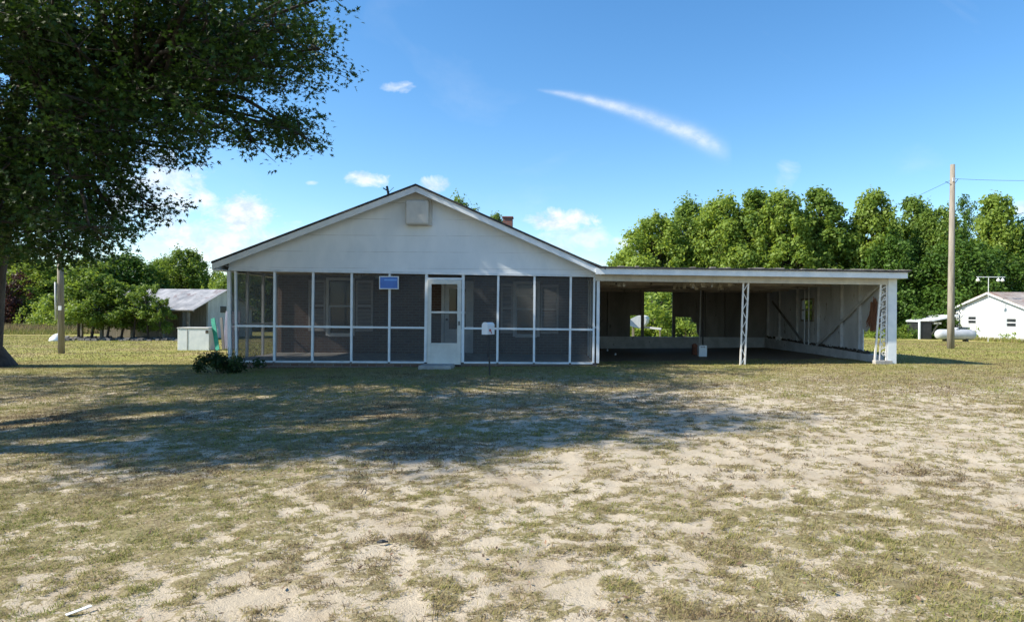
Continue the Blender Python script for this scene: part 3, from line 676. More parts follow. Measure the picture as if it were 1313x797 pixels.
# right wall
def ry(px): return CX1 * FPX / (px - PX0)
def cz_(py, y): return CAMZ + (PY0 - py) * y / FPX + .012 * 0
topz = lambda y: rz(CX1, y) - .19
kz = lambda y: .385 + (y - 17.35) * (.155 / 8.95)
wy0, wy1, wz0, wz1 = 21.75, 22.65, 1.28, 1.93
s = MB(); X0, X1 = CX1 + .03, CX1 + .06
s.xprism([(18.36, kz(18.36)), (wy0, kz(wy0)), (wy0, topz(wy0)), (18.36, topz(18.36))], X0, X1)
s.xprism([(wy1, kz(wy1)), (CB, kz(CB)), (CB, topz(CB)), (wy1, topz(wy1))], X0, X1)
s.xprism([(wy0, kz(wy0)), (wy1, kz(wy1)), (wy1, wz0), (wy0, wz0)], X0, X1)
s.xprism([(wy0, wz1), (wy1, wz1), (wy1, topz(wy1)), (wy0, topz(wy0))], X0, X1)
s.xprism([(17.1, topz(17.1)), (17.1, 1.16), (17.35, 1.02), (17.5, 1.2), (17.75, 1.0), (18.0, 1.1), (18.2, .98), (18.36, 1.08), (18.36, topz(18.36))][::-1], X0, X1)
s.build('side_wall', M['greywall'], cp)
wf = MB().box(CX1 - .02, CX1 + .029, wy0 - .06, wy0, wz0 - .06, wz1 + .06).box(CX1 - .02, CX1 + .029, wy1, wy1 + .06, wz0 - .06, wz1 + .06).box(CX1 - .02, CX1 + .029, wy0, wy1, wz0 - .06, wz0).box(CX1 - .02, CX1 + .029, wy0, wy1, wz1, wz1 + .06).box(CX1 - .01, CX1 + .029, wy0, wy1, 1.58, 1.63).build('window', M['wood'], cp)
MB().add([(CX1 + .035, wy0, wz0), (CX1 + .035, wy1, wz0), (CX1 + .035, wy1, wz1), (CX1 + .035, wy0, wz1)], [(0, 1, 2, 3)]).build('pane', M['screen'], wf)
for px in (985, 999.5, 1022, 1049, 1079, 1102):
    y = ry(px); MB().box(CX1 - .05, CX1 + .028, y - .05, y + .05, kz(y), topz(y)).build('stud', M['curb'], cp)
MB().bar((CX1 - .08, ry(1051), kz(20) + .05), (CX1 - .08, 17.25, topz(17.2) - .12), .08, .035, (1, 0, 0)).build('brace', M['curb'], cp)
MB().bar((CX1 - .08, ry(1031), kz(22) + .1), (CX1 - .08, ry(993), 1.95), .08, .035, (1, 0, 0)).build('brace', M['darkboard'], cp)
for px in (1037, 1042.5):
    y = ry(px); MB().tube([(CX1 - .14, y, kz(y)), (CX1 - .14, y, topz(y))], .02, 8).build('pipe', M['greywall'], cp)
# back wall with openings
def kx(px): return (px - PX0) * CB / FPX
def kzz(py): return CAMZ + (PY0 - py) * CB / FPX
CT = 2.42
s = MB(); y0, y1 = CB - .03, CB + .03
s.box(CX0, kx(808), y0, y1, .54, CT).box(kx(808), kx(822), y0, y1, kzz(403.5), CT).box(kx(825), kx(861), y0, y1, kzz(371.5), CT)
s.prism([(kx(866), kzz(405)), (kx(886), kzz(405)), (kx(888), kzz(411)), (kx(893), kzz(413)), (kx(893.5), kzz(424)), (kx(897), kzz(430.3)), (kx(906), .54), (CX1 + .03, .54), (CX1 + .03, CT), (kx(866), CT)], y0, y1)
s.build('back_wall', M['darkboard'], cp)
for px in (780, 823.5, 863.5, 905, 930, 955):
    w = .12 if px in (823.5, 863.5) else .07
    MB().box(kx(px) - w / 2, kx(px) + w / 2, CB - .12, CB - .031, .541, CT).build('stud', M['darkboard'], cp)
# posts: lattice steel post, slim middle post, white scroll post
def px_at(px, y): return (px - PX0) * y / FPX
xa = px_at(953, 17) ; zb_ = gz(xa, 17) - .02; zt_ = rz(xa) - .341
lp = MB().bar((xa - .06, 17.02, zb_), (xa + .0, 17.02, zt_), .04, .04).bar((xa + .05, 17.02, zb_), (xa + .13, 17.02, zt_), .04, .04).build('lattice_post', M['iron'], cp)
s = MB()
for i in range(9):
    t0, t1 = i / 9, (i + 1) / 9; z0 = zb_ + (zt_ - zb_) * t0; z1 = zb_ + (zt_ - zb_) * t1
    xl = xa - .06 + .06 * t0; xr = xa + .05 + .08 * t1
    (s.bar((xl, 17.02, z0), (xr, 17.02, z1), .02, .015) if i % 2 == 0 else s.bar((xa + .05 + .08 * t0, 17.02, z0), (xa - .06 + .06 * t1, 17.02, z1), .02, .015))
s.build('lattice', M['iron'], lp)
xm = px_at(899, 24)
MB().tube([(xm - .05, 24, gz(xm, 24)), (xm - .02, 24, 2.42)], .02, 8).build('post', M['greywall'], cp)
MB().tube([(xm + .07, 24, gz(xm, 24)), (xm + .07, 24, 2.42)], .025, 8).build('post', M['darkmetal'], cp)
# right corner: broad post with a scrolled iron panel
cxr = P(1143, 410, 17).x; gr = gz(cxr, 17)
MB().box(cxr - .10, cxr + .12, 16.97, 17.07, gr - .05, rz(cxr) - .15).build('corner_post', M['whiteclean'], cp)
MB().box(cxr - .46, cxr - .02, 16.88, 17.05, gr - .05, gr + .09).build('post_base', M['concrete'], cp, bev=.01)
ip = MB(); x0, x1 = cxr - .30, cxr - .13
ip.bar((x0 - .12, 17.0, gr + .09), (x0 + .02, 17.0, rz(x0) - .34), .045, .03).bar((x1, 17.0, gr + .09), (x1, 17.0, rz(x0) - .34), .035, .03).bar((x0, 17.0, gr + .09), (x0 + .05, 17.0, 1.5), .025, .02)
ipo = ip.build('scroll_panel', M['iron'], cp)
s = MB()
zz = gr + .2
for i, r in enumerate([.07, .06, .075, .055, .07, .05, .085, .06, .055, .06, .06]):
    c = ((x0 + x1) / 2 + .03 * (-1) ** i, zz + r); pts = []
    for k in range(16):
        a = k / 15 * 4.2 * math.pi / 1.6 * (1 if i % 2 else -1) + i; rr = r * (1 - .72 * k / 15)
        pts.append((c[0] + rr * math.cos(a), 17.0, c[1] + rr * math.sin(a)))
    s.tube(pts, .011, 6); zz += r * 2 + .045
    s.bar((x0 - .02, 17.0, zz - .06), (x1, 17.0, zz + .06), .018, .015)
    if zz > 2.1: break
s.build('scroll', M['iron'], ipo)
# brown dry vine hanging on the inside of the wall
s = MB()
for i in range(90):
    y = random.gauss(17.6, .17); z = random.uniform(1.0, 1.25); h = random.uniform(.35, .8) * math.exp(-((y - 17.6) / .35) ** 2)
    s.bar((CX1 - .03 + random.uniform(-.05, .03), y, z), (CX1 - .03 + random.uniform(-.03, .03), y * .7 + 17.6 * .3, z + h), random.uniform(.01, .03), .006)
tag(s.build('dry_vine', M['straw']), 'reddish brown dead vine hanging on the carport wall near the corner post', 'dead vine')
# tatters hanging from the beam and ceiling
s = MB()
for i in range(60):
    x = random.choice([random.uniform(1.5, 2.1), random.gauss(4.95, .05), random.uniform(3.8, 4.4)]); y = random.uniform(17.1, 17.9) if x < 3 else random.uniform(17.2, 20)
    L_ = random.uniform(.08, .3); s.bar((x, y, rz(x, y) - .17), (x + random.uniform(-.06, .06), y, rz(x, y) - .17 - L_), random.uniform(.02, .1), .01)
tag(s.build('ceiling_tatters', M['insul'], cp), kind='stuff')
# debris heap along the kerb
s = MB()
for i in range(120):
    y = random.uniform(17.8, 26); x = CX1 - random.uniform(-.01, .08); z = kz(y); w = random.uniform(.03, .14)
    s.bar((x, y, z + .01), (x - random.uniform(0, .05), y + w * 1.5, z + random.uniform(.01, .09)), w * .5, .02)
tag(s.build('kerb_debris', M['debris']), 'dark dead leaves and scraps heaped along the top of the carport kerb', 'debris', kind='stuff')
s = MB()
for i in range(14):
    p = P(1006 + random.uniform(-5, 5), 430 - random.uniform(-1, 2), 24.6); s.bar((CX1 - .12, p.y + random.uniform(-.3, .3), kz(24.6) + random.uniform(.0, .06)), (CX1 - .08, p.y + random.uniform(-.3, .3), kz(24.6) + random.uniform(.02, .12)), .06, .02)
tag(s.build('white_rag', M['plastic']), 'crumpled white rag lying on the kerb in the carport back corner', 'rag')
# small white heater cabinet
b0 = G(901.5, 457)
hb = thing('heater_box', b0, 'small white metal box with top slots standing on the carport dirt floor', 'metal box')
w = 10 / FPX * b0.y
MB().box(b0.x - w / 2, b0.x + w / 2, b0.y, b0.y + .2, b0.z, b0.z + 14.5 / FPX * b0.y).build('cabinet', M['whiteclean'], hb, bev=.006)
for k in range(3):
    MB().box(b0.x - w * .3 + k * w * .22, b0.x - w * .3 + k * w * .22 + .025, b0.y - .004, b0.y - .001, b0.z + 11.5 / FPX * b0.y, b0.z + 13 / FPX * b0.y).build('vent_slot', M['darkmetal'], hb)
b1 = G(893, 455); tag(MB().box(b1.x - .09, b1.x + .06, b1.y + .1, b1.y + .3, b1.z, b1.z + .33).box(b1.x - .06, b1.x + .03, b1.y + .14, b1.y + .26, b1.z + .33, b1.z + .36).build('brown_can', M['rust'], bev=.01), 'rusty brown can standing left of the small white metal box', 'can')
# bits of litter on the dirt floor
for k, (px, py, h, lab) in enumerate([(779, 450, .09, 'upright white bottle lying in the dark carport near the porch corner'), (789, 455, .06, 'small white cup on the dirt floor right of the white bottle')]):
    p = G(px, py); mb_ = MB().tube([p, p + Vector((0, 0, h * .65)), p + Vector((0, 0, h * .8)), p + Vector((0, 0, h))], [.03, .03, .014, .014] if k == 0 else [.025, .03, .032, .034], 10)
    tag(mb_.build('bottle' if k == 0 else 'cup', M['plastic'], None, True), lab.replace('lying', 'standing'), 'bottle' if k == 0 else 'cup')
# concrete rubble blocks in front of the back kerb and a second slab at the porch corner
# mailbox
mb0 = G(628, 481); Zm = mb0.y
mbx = thing('mailbox', mb0, 'white rounded mailbox on a thin dark post in front of the porch', 'mailbox')
ztop = P(628, 413, Zm).z; zbt = P(628, 428.5, Zm).z
MB().tube([mb0 + Vector((0, 0, -.03)), (mb0.x - .03, Zm, zbt)], [.018, .018], 8).build('post', M['darkmetal'], mbx)
MB().tube([(mb0.x - .03, Zm, zbt - .5), (mb0.x - .04, Zm, zbt - .25), (mb0.x - .03, Zm, zbt)], [.03, .034, .026], 8).build('post_wrap', M['black'], mbx)
def mb_outline(w, h, n=12): return [(-w, 0), (w, 0), (w, h - w)] + [(w * math.cos(math.pi * i / n), h - w + w * math.sin(math.pi * i / n)) for i in range(1, n)] + [(-w, h - w)]
body = MB().prism(mb_outline(.07, ztop - zbt), -.15, .13).build('box_body', M['plastic'], mbx, local=True)
lid = MB().prism(mb_outline(.075, ztop - zbt + .005), -.17, -.152).build('box_door', M['plastic'], mbx, local=True)
flag = MB().bar((.077, -.05, .1), (.079, .0, .02), .02, .006, (1, 0, 0)).box(.073, .081, -.1, -.04, .07, .12).build('flag', M['red'], mbx, local=True)
for o in (body, lid, flag): o.location = (-.03, 0, zbt - mb0.z); o.rotation_euler = (0, 0, R(-26))

# ------------------------------------------------------------------ leaves and trees
OAK = np.array([[0, 0], [.10, .2], [.40, .22], [.13, .42], [.46, .66], [.12, .66], [0, 1.15], [-.12, .66], [-.46, .66], [-.13, .42], [-.40, .22], [-.10, .2]])
QUAD = np.array([[0, 0], [.32, .45], [0, 1.0], [-.32, .45]])
def leaf_mesh(name, C, Nrm, size, tint, mat, shape=QUAD, r=rng, out=None):
    n = len(C); Nrm = Nrm / (np.linalg.norm(Nrm, axis=1, keepdims=True) + 1e-9)
    a = r.normal(0, 1, (n, 3)); a[:, 2] -= .35
    if out is not None: a = a * .35 + out * 1.2
    T = a - (a * Nrm).sum(1, keepdims=True) * Nrm; T /= (np.linalg.norm(T, axis=1, keepdims=True) + 1e-9)
    S = np.cross(Nrm, T); k = len(shape)
    V_ = C[:, None, :] + (S[:, None, :] * shape[None, :, 0, None] + T[:, None, :] * shape[None, :, 1, None]) * size[:, None, None]
    bend = (shape[:, 0] ** 2) * .5 - (shape[:, 1] ** 2) * .18
    V_ = V_ + Nrm[:, None, :] * bend[None, :, None] * size[:, None, None]
    return npmesh(name, V_.reshape(-1, 3), [np.arange(n)[:, None] * k + np.arange(k)[None, :]], mat, tint)
def blob_leaves(blobs, n, size, r, tvar=.3, shell=.45, updir=.35):
    vol = np.array([b[3] * b[4] * b[5] for b in blobs]) ** .67; idx = r.choice(len(blobs), n, p=vol / vol.sum())
    B = np.array(blobs)[idx]; d = r.normal(0, 1, (n, 3)); d /= np.linalg.norm(d, axis=1, keepdims=True)
    rad = r.uniform(0, 1, n) ** shell * (1 + .25 * r.normal(0, 1, n) * .5)
    C = B[:, :3] + d * rad[:, None] * B[:, 3:6] + r.normal(0, 1, (n, 3)) * B[:, 3:4] * .24
    N_ = d * .8 + np.array([0, 0, updir]) + r.normal(0, .45, (n, 3))
    bt = r.uniform(0, 1, len(blobs))[idx]
    return C, N_, size * r.uniform(.6, 1.5, n), np.clip(.5 + (bt - .5) * tvar * 2 + r.normal(0, .18, n), 0, 1)
def make_tree(kind, H, Rm, base, nb, nl, leafm, size, seed, shape='round', trunk_r=.16):
    """meshes (trunk, crown) with the base at the origin"""
    r = np.random.default_rng(seed); blobs = []
    for i in range(nb):
        t = (i + r.uniform(0, 1)) / nb; z = base + (H - base) * t ** 1.1
        if shape == 'round': e = math.sin(math.pi * min(1, .18 + t * .80)) ** .6
        elif shape == 'column': e = (math.sin(math.pi * (.12 + t * .85)) ** .45) * (1.05 - .3 * t)
        elif shape == 'pine': e = (1.05 - t) ** .8
        else: e = math.sqrt(max(.05, 1 - t * .9))
        a = r.uniform(0, 2 * math.pi); q = math.sqrt(r.uniform(.12, 1)) * e * Rm
        br = Rm * r.uniform(.15, .36) * (1.1 - .3 * t) * (1.15 - .35 * t)
        blobs.append((q * math.cos(a), q * math.sin(a), z - br * .5 * t, br, br, br * r.uniform(.55, .95)))
    for i in range(nb // 2):      # upright sprays that break the outline
        a = r.uniform(0, 2 * math.pi); q = Rm * math.sqrt(r.uniform(0, 1)); t = r.uniform(.35, 1)
        z = base + (H - base) * t * (1 - .28 * (q / Rm) ** 2) + r.uniform(-.2, .45) * Rm * .25; br = Rm * r.uniform(.07, .14)
        blobs.append((q * math.cos(a) * (1.18 - .4 * t), q * math.sin(a) * (1.18 - .4 * t), z, br, br, br * r.uniform(1.6, 3.2)))
    C, N_, sz, ti = blob_leaves(blobs, nl, size, r)
    cm = leaf_mesh(kind + '_crown', C, N_, sz, ti, leafm, QUAD, r)
    t = MB(); top = (r.normal(0, .2), r.normal(0, .2), H * .82)
    t.tube([(0, 0, -.3), (0, 0, .25), (top[0] * .3, top[1] * .3, H * .35), top], [trunk_r * 1.5, trunk_r, trunk_r * .8, trunk_r * .25], 8)
    for b in blobs[::2]:
        z0 = max(base * .6 + .3, b[2] - Rm * .6); f = z0 / H
        t.tube([(top[0] * f, top[1] * f, z0), (b[0] * .5, b[1] * .5, (z0 + b[2]) / 2), b[:3]], [trunk_r * .45, trunk_r * .28, .02], 5, False)
    me = bpy.data.meshes.new(kind + '_trunk'); me.from_pydata(t.v, [], t.f); me.materials.append(M['bark'])
    return me, cm
PROT = {
    'broad': make_tree('broad', 10, 3.6, .5, 150, 32000, M['leafA'], .24, 1),
    'broad2': make_tree('broad2', 10, 3.4, .5, 150, 32000, M['leafB'], .24, 2),
    'tall': make_tree('tall', 10, 2.4, .3, 160, 30000, M['leafB'], .23, 3, 'column'),
    'tall2': make_tree('tall2', 10, 2.4, .3, 160, 30000, M['leafA'], .22, 4, 'column'),
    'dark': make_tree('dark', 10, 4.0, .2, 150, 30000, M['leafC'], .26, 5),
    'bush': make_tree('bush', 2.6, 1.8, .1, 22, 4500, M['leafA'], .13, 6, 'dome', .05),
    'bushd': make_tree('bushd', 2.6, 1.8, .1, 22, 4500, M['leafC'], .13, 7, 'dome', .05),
    'small': make_tree('small', 4.2, 1.3, 1.15, 26, 4600, M['leafB'], .13, 8, 'round', .06),
    'pine': make_tree('pine', 10, 2.2, 2.0, 40, 9000, M['leafC'], .15, 9, 'pine'),
    'maroon': make_tree('maroon', 5, 2.4, .5, 26, 6000, M['leafD'], .15, 10),
}
TCOUNT = [0]
def tree(kind, loc, s, sz, label, name, cat, group=None, rot=None):
    me_t, me_c = PROT[kind]; z = gz(loc[0], loc[1]) if len(loc) == 2 else loc[2]
    o = thing(name, (loc[0], loc[1], z), label, cat, group)
    o.scale = (s, s, sz); o.rotation_euler = (0, 0, rot if rot is not None else random.uniform(0, 6.28))
    link('trunk', me_t, o); link('crown', me_c, o); TCOUNT[0] += 1; return o
def tree_px(kind, px, topy, Y, s, label, name='broadleaf_tree', cat='tree', group=None, H=10):
    x = (px - PX0) / FPX * Y; zt = CAMZ + (PY0 - topy) / FPX * Y; z0 = gz(x, Y); f = (zt - z0) / H
    return tree(kind, (x, Y), s, f, label, name, cat, group)
GW = 'trees of the wood behind the carport'
for (k, px, ty, Y, s, lab) in [
    ('broad', 806, 318, 66, .75, 'low yellow green tree at the left end of the wood behind the carport'),
    ('broad', 838, 276, 64, 1.25, 'broad yellow green tree second from the left end of the wood behind the carport'),
    ('broad2', 884, 256, 68, 1.2, 'rounded olive tree behind the carport roof above the opening in its back wall'),
    ('broad', 925, 252, 64, 1.2, 'light green bushy tree behind the middle of the carport roof'),
    ('tall', 968, 243, 62, 1.35, 'green upright tree behind the carport left of the darkest pair of crowns'),
    ('tall2', 1004, 243, 60, 1.25, 'tall fresh green tree behind the carport with a cloud wisp above it'),
    ('tall', 1050, 240, 61, 1.35, 'dense tall tree just left of the sky gap in the wood'),
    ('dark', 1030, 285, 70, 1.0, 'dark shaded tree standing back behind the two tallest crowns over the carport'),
    ('tall2', 1116, 243, 60, 1.15, 'narrow tall tree just right of the sky gap in the wood'),
    ('dark', 1140, 300, 58, .85, 'dark tree directly right of the carport roof end'),
    ('tall', 1172, 250, 63, 1.1, 'upright tree between the carport and the bare utility pole'),
    ('broad2', 1202, 262, 60, .9, 'mid green tree just left of the bare utility pole'),
    ('pine', 1238, 246, 74, 1.2, 'bluish distant tree rising behind the crowns right of the utility pole'),
    ('tall2', 1277, 247, 62, 1.2, 'tall light green tree behind the peak of the white barn'),
    ('dark', 1225, 305, 56, .95, 'very dark low crown behind the utility pole and tank'),
    ('dark', 1262, 315, 58, 1.0, 'dark green crown directly behind the gourd rack'),
    ('dark', 1312, 285, 62, 1.1, 'dark tree at the right edge behind the rusty barn roof'),
    ('broad2', 1390, 265, 66, 1.4, 'tree beyond the barn cut by the right edge')]:
    tree_px(k, px, ty, Y, s, lab, group=GW)
tree_px('broad2', 588, 256, 60, .8, 'thin tree top showing over the right roof slope near the ridge', 'treetop_tree')
tree_px('tall', 635, 274, 62, .5, 'sparse tree top showing just left of the brick chimney', 'treetop_tree')
for (k, px, ty, Y, s, sz, lab) in [('bush', 1158, 404, 57, 1.3, 1, 'low bright bush right of the carport corner by the black board'),
    ('bush', 1122, 408, 52, 1.4, 1, 'bright bush seen through the gap under the carport side wall'),
    ('bush', 838, 372, 38, 1.9, 1, 'tall bright green bush framed by the larger opening in the carport back wall'),
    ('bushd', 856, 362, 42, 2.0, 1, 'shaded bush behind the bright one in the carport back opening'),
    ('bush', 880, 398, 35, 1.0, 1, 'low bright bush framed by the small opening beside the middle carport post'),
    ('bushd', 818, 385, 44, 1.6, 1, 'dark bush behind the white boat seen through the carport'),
    ('bushd', 1200, 392, 54, 1.6, 1, 'dark undergrowth bush behind the lean to shed')]:
    x = (px - PX0) / FPX * Y; f = (CAMZ + (PY0 - ty) / FPX * Y - gz(x, Y)) / 2.6
    tree(k, (x, Y), s, f, lab, 'bush', 'bush')
# trees at the left
for (k, px, ty, Y, s, lab, nm, H) in [
    ('broad2', 236, 322, 75, .95, 'rounded mid green tree rising behind the grey shed roof', 'broadleaf_tree', 10),
    ('broad2', 205, 335, 78, .8, 'tree just left of the rounded one behind the shed', 'broadleaf_tree', 10),
    ('pine', 277, 342, 110, .9, 'distant bluish pine beside the house eave', 'pine_tree', 10),
    ('pine', 262, 350, 112, .8, 'smaller distant pine left of the one at the eave', 'pine_tree', 10),
    ('broad', 45, 340, 62, 1.15, 'bright sunlit tree beyond the field left of the wooden post', 'broadleaf_tree', 10),
    ('broad', 108, 335, 66, 1.1, 'bright tree beyond the field right of the wooden post', 'broadleaf_tree', 10),
    ('dark', 160, 330, 70, 1.1, 'dark tree standing behind the left end of the shed roof', 'broadleaf_tree', 10),
    ('maroon', 6, 352, 58, 1.3, 'dark maroon leaved tree at the left edge beyond the field', 'maroon_tree', 5),
    ('dark', -20, 300, 66, 1.3, 'dark tree beyond the field cut by the left edge', 'broadleaf_tree', 10),
    ('broad2', 312, 345, 66, .9, 'tree seen only through the leftmost porch screens', 'broadleaf_tree', 10),
    ('dark', 338, 340, 64, .9, 'dark tree seen through the second porch screen bay from the left', 'broadleaf_tree', 10),
    ('bush', 285, 352, 70, 1.2, 'low light green bush showing above the shed gable', 'bush', 2.6)]:
    tree_px(k, px, ty, Y, s, lab, nm, 'bush' if nm == 'bush' else 'tree', H=H)
for i, (px, ty, Y, s, lab) in enumerate([(101, 345, 38.6, 1.2, 'small leafy tree just right of the wooden post'), (118, 352, 38.2, 1.3, 'small dark tree second from the left in the row by the rubble'),
    (138, 362, 38, 1.1, 'small tree with low boughs in the middle of the row'), (156, 366, 38.4, 1.1, 'small tree in front of the left end of the shed roof'),
    (172, 378, 37.8, .9, 'small tree with a bare forked stem in the row before the shed'), (190, 368, 38, .9, 'small tree with its crown against the middle of the shed roof'),
    (207, 386, 37.6, .6, 'last small dark tree of the row beside the open shed front')]):
    tree_px('small', px, ty, Y, s, lab, 'small_tree', 'tree', 'row of small trees before the shed', 4.2)
for (px, ty, Y, s, lab) in [(30, 372, 60, 1.5, 'bright low bush beyond the tall grass at the far left'), (62, 385, 56, 1.2, 'bright bush left of the wooden post beyond the tall grass'), (92, 372, 54, 1.3, 'bright bush right of the wooden post behind the small trees')]:
    tree_px('bush', px, ty, Y, s, lab, 'bush', 'bush', None, 2.6)

# strip of tall dry grass in the left field
n = 26000; y = rng.uniform(47, 60, n); x = rng.uniform(-62, -34, n); y = y + 0; z = terrain(x, y)
a = rng.uniform(0, 2 * math.pi, n); h = rng.uniform(.35, .85, n) * np.clip((y - 45) / 6, .4, 1); S = np.stack([np.cos(a), np.sin(a), 0 * a], 1) * .03; B = np.stack([x, y, z], 1)
tip = B + np.stack([rng.normal(0, .15, n), rng.normal(0, .15, n), h], 1)
V_ = np.stack([B - S, B + S, tip], 1).reshape(-1, 3)
tt_ = np.clip(rng.normal(.28, .15, n) + (y < 49.5) * .5, 0, 1)
tag(link('tall_grass', npmesh('tall_grass', V_, [np.arange(n)[:, None] * 3 + np.array([[0, 1, 2]])], M['grass'], tt_)), 'strip of tall brownish field grass beyond the mown lawn at the left', 'tall grass', kind='stuff')

# ---- big oak
SH = (math.cos(SUN_EL) * math.cos(SUN_AZ) / math.sin(SUN_EL), math.cos(SUN_EL) * math.sin(SUN_AZ) / math.sin(SUN_EL))
POLY = [(-4000, -4000), (452, -4000), (452, 0), (438, 36), (444, 80), (466, 104), (434, 112), (405, 120), (424, 192), (361, 212), (317, 211), (297, 177), (277, 173), (262, 211), (219, 223), (173, 193), (165, 215),
        (200, 240), (279, 259), (225, 279), (209, 290), (218, 316), (209, 345), (150, 350), (85, 376), (60, 350), (0, 335), (-60, 350), (-4000, 350)]
def inpoly(px, py):
    c = np.zeros(px.shape, bool); j = len(POLY) - 1
    for i in range(len(POLY)):
        xi, yi = POLY[i]; xj, yj = POLY[j]
        t = ((yi > py) != (yj > py)) & (px < (xj - xi) * (py - yi) / (yj - yi + 1e-9) + xi); c ^= t; j = i
    return c
LITF = [(500, 334, .42), (538, 343, .42), (515, 365, .36), (622, 398, .4), (700, 405, .45), (340, 395, .4), (738, 425, .35), (648, 310, .3)]
LITG = [(60, 512, .42), (190, 532, .45), (330, 508, .38), (480, 532, .42), (660, 498, .38), (100, 568, .5), (800, 498, .4), (20, 545, .42)]
def lit_gaps(p):
    keep = np.ones(len(p), bool); s_ = np.array(sd)
    for t, r_ in [(P(a, b, 17), c) for a, b, c in LITF] + [(G(a, b), c) for a, b, c in LITG]:
        v = p - np.array(t); k = (v @ s_)[:, None] * s_; keep &= np.linalg.norm(v - k, axis=1) > r_
    return keep
def big_tree(name, base, fork, centre, radii, nbough, ncl, perc, label, seed, trunk_r=.55, masked=True, zmin=1.9, nvis=0):
    r = np.random.default_rng(seed); root = thing(name, base, label, 'tree')
    base = Vector(base); fork = Vector(fork); cen = np.array(centre); rad = np.array(radii)
    def ok(p, m):
        px, py = proj(p[:, 0], p[:, 1], p[:, 2]); pm = m / p[:, 1] * FPX
        inside = inpoly(px + pm, py) & inpoly(px, py + pm) & inpoly(px + pm * .7, py + pm * .7) & inpoly(px, py)
        vis = (px < 1400) & (py > -25 - pm)
        good = np.where(vis, inside, True) & (p[:, 2] > zmin)
        # keep the sunlit lawn behind the house line clear of shade
        sy = p[:, 1] + SH[1] * p[:, 2]
        return good & (sy < 19.2 if masked else True)
    bo = []
    while len(bo) < nbough:
        d = r.normal(0, 1, (400, 3)); d /= np.linalg.norm(d, axis=1, keepdims=True)
        p = cen + d * (r.uniform(.2, 1, (400, 1)) ** .5) * rad
        p = p[ok(p, .25)] if masked else p
        bo += list(p[:max(1, nbough // 6)])
    if nvis:   # boughs filling the part of the crown in view
        add = []
        while len(add) < nvis:
            q = r.uniform((-60, -20), (455, 372)); Yv = r.uniform(12.0, 16.5); p = P(q[0], q[1], Yv); p = np.array([[p.x, p.y, p.z]])
            if ok(p, r.choice([.12, .35, .6]))[0]: add.append(p[0])
        bo += add
    bo = np.array(bo)
    t = MB(); bv = Vector((0, 0, 0))
    t.tube([base + Vector((0, 0, -.3)), base + Vector((0, 0, .1)), base + Vector((0, 0, .55)), base.lerp(fork, .5) + Vector((-.1, 0, 0)), fork], [trunk_r * 2.1, trunk_r * 1.6, trunk_r * 1.1, trunk_r * .9, trunk_r * .8], 16)
    # main limbs gather the boughs
    nl = 9; lim = bo[r.choice(len(bo), nl, replace=False)]
    for i in range(4):
        dd = ((bo[:, None] - lim[None]) ** 2).sum(2); k = dd.argmin(1); lim = np.array([bo[k == j].mean(0) if (k == j).any() else lim[j] for j in range(nl)])
    k = ((bo[:, None] - lim[None]) ** 2).sum(2).argmin(1)
    for j in range(nl):
        e = Vector(lim[j]); m1 = fork.lerp(e, .4) + Vector((0, 0, .5)); e2 = fork.lerp(e, .85)
        t.tube([fork - Vector((0, 0, .3)), m1, e2], [trunk_r * .5, trunk_r * .32, trunk_r * .2], 9, False)
        for p in bo[k == j]:
            p = Vector(p); s0 = m1.lerp(e2, r.uniform(.2, 1)); mid = s0.lerp(p, .5) + Vector((r.normal(0, .15), r.normal(0, .15), .2))
            t.tube([s0, mid, p], [trunk_r * .16, .045, .02], 6, False)
    idx = r.choice(len(bo), ncl); off = r.normal(0, 1, (ncl, 3)); off /= np.linalg.norm(off, axis=1, keepdims=True)
    cl_ = bo[idx] + off * r.uniform(.15, 1, (ncl, 1)) ** .6 * np.array([.95, .95, .42]); good = ok(cl_, .0) & lit_gaps(cl_); cl_ = cl_[good]; idx = idx[good]
    for c, i in zip(cl_, idx):
        if r.uniform() < .6: t.tube([bo[i], c], [.014, .005], 3, False)
    t.build('trunk', M['bark'], root, True)
    n = len(cl_) * perc; ci = np.repeat(np.arange(len(cl_)), perc)
    d = r.normal(0, 1, (n, 3)); C = cl_[ci] + d * np.array([.13, .13, .08])
    N_ = np.array([0, 0, .8]) + r.normal(0, .6, (n, 3)); ti = np.clip(r.uniform(0, 1, len(cl_))[ci] * .6 + .2 + r.normal(0, .15, n), 0, 1)
    C = C - np.array(root.location)
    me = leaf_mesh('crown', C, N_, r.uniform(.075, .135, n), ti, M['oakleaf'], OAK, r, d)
    link('crown', me, root); return root
tb = G(-34, 470)
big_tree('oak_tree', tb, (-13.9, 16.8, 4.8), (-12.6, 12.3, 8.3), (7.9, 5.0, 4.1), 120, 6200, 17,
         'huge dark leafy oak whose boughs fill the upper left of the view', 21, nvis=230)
big_tree('oak_tree', (-15.0, 4.6, gz(-15, 5)), (-14.2, 5, 4), (-12.2, 6.4, 9.2), (4.6, 2.7, 1.9), 70, 1900, 16,  # unseen second oak, added to cast the tree shade on the lawn
         'unseen oak added left of the viewer to shade the lawn', 22, .4)

# shrub at the porch corner
sp = G(290, 478); r = np.random.default_rng(3)
sh = thing('corner_shrub', sp, 'low dark scraggly shrub at the left front corner of the porch', 'shrub')
bl = [(r.normal(-.05, .24), r.normal(0, .15), r.uniform(.05, .42), .16, .15, .13) for i in range(15)]
C, N_, sz, ti = blob_leaves(bl, 2600, .06, r)
link('foliage', leaf_mesh('foliage', C, N_, sz, ti, M['leafS'], QUAD, r), sh)
s = MB()
for i in range(26):
    x = r.normal(-.05, .25); s.tube([sp + Vector((x * .5, 0, 0)), sp + Vector((x * 1.2, r.normal(0, .1), r.uniform(.35, .66)))], [.008, .003], 4, False)
s.build('stem', M['bark'], sh)

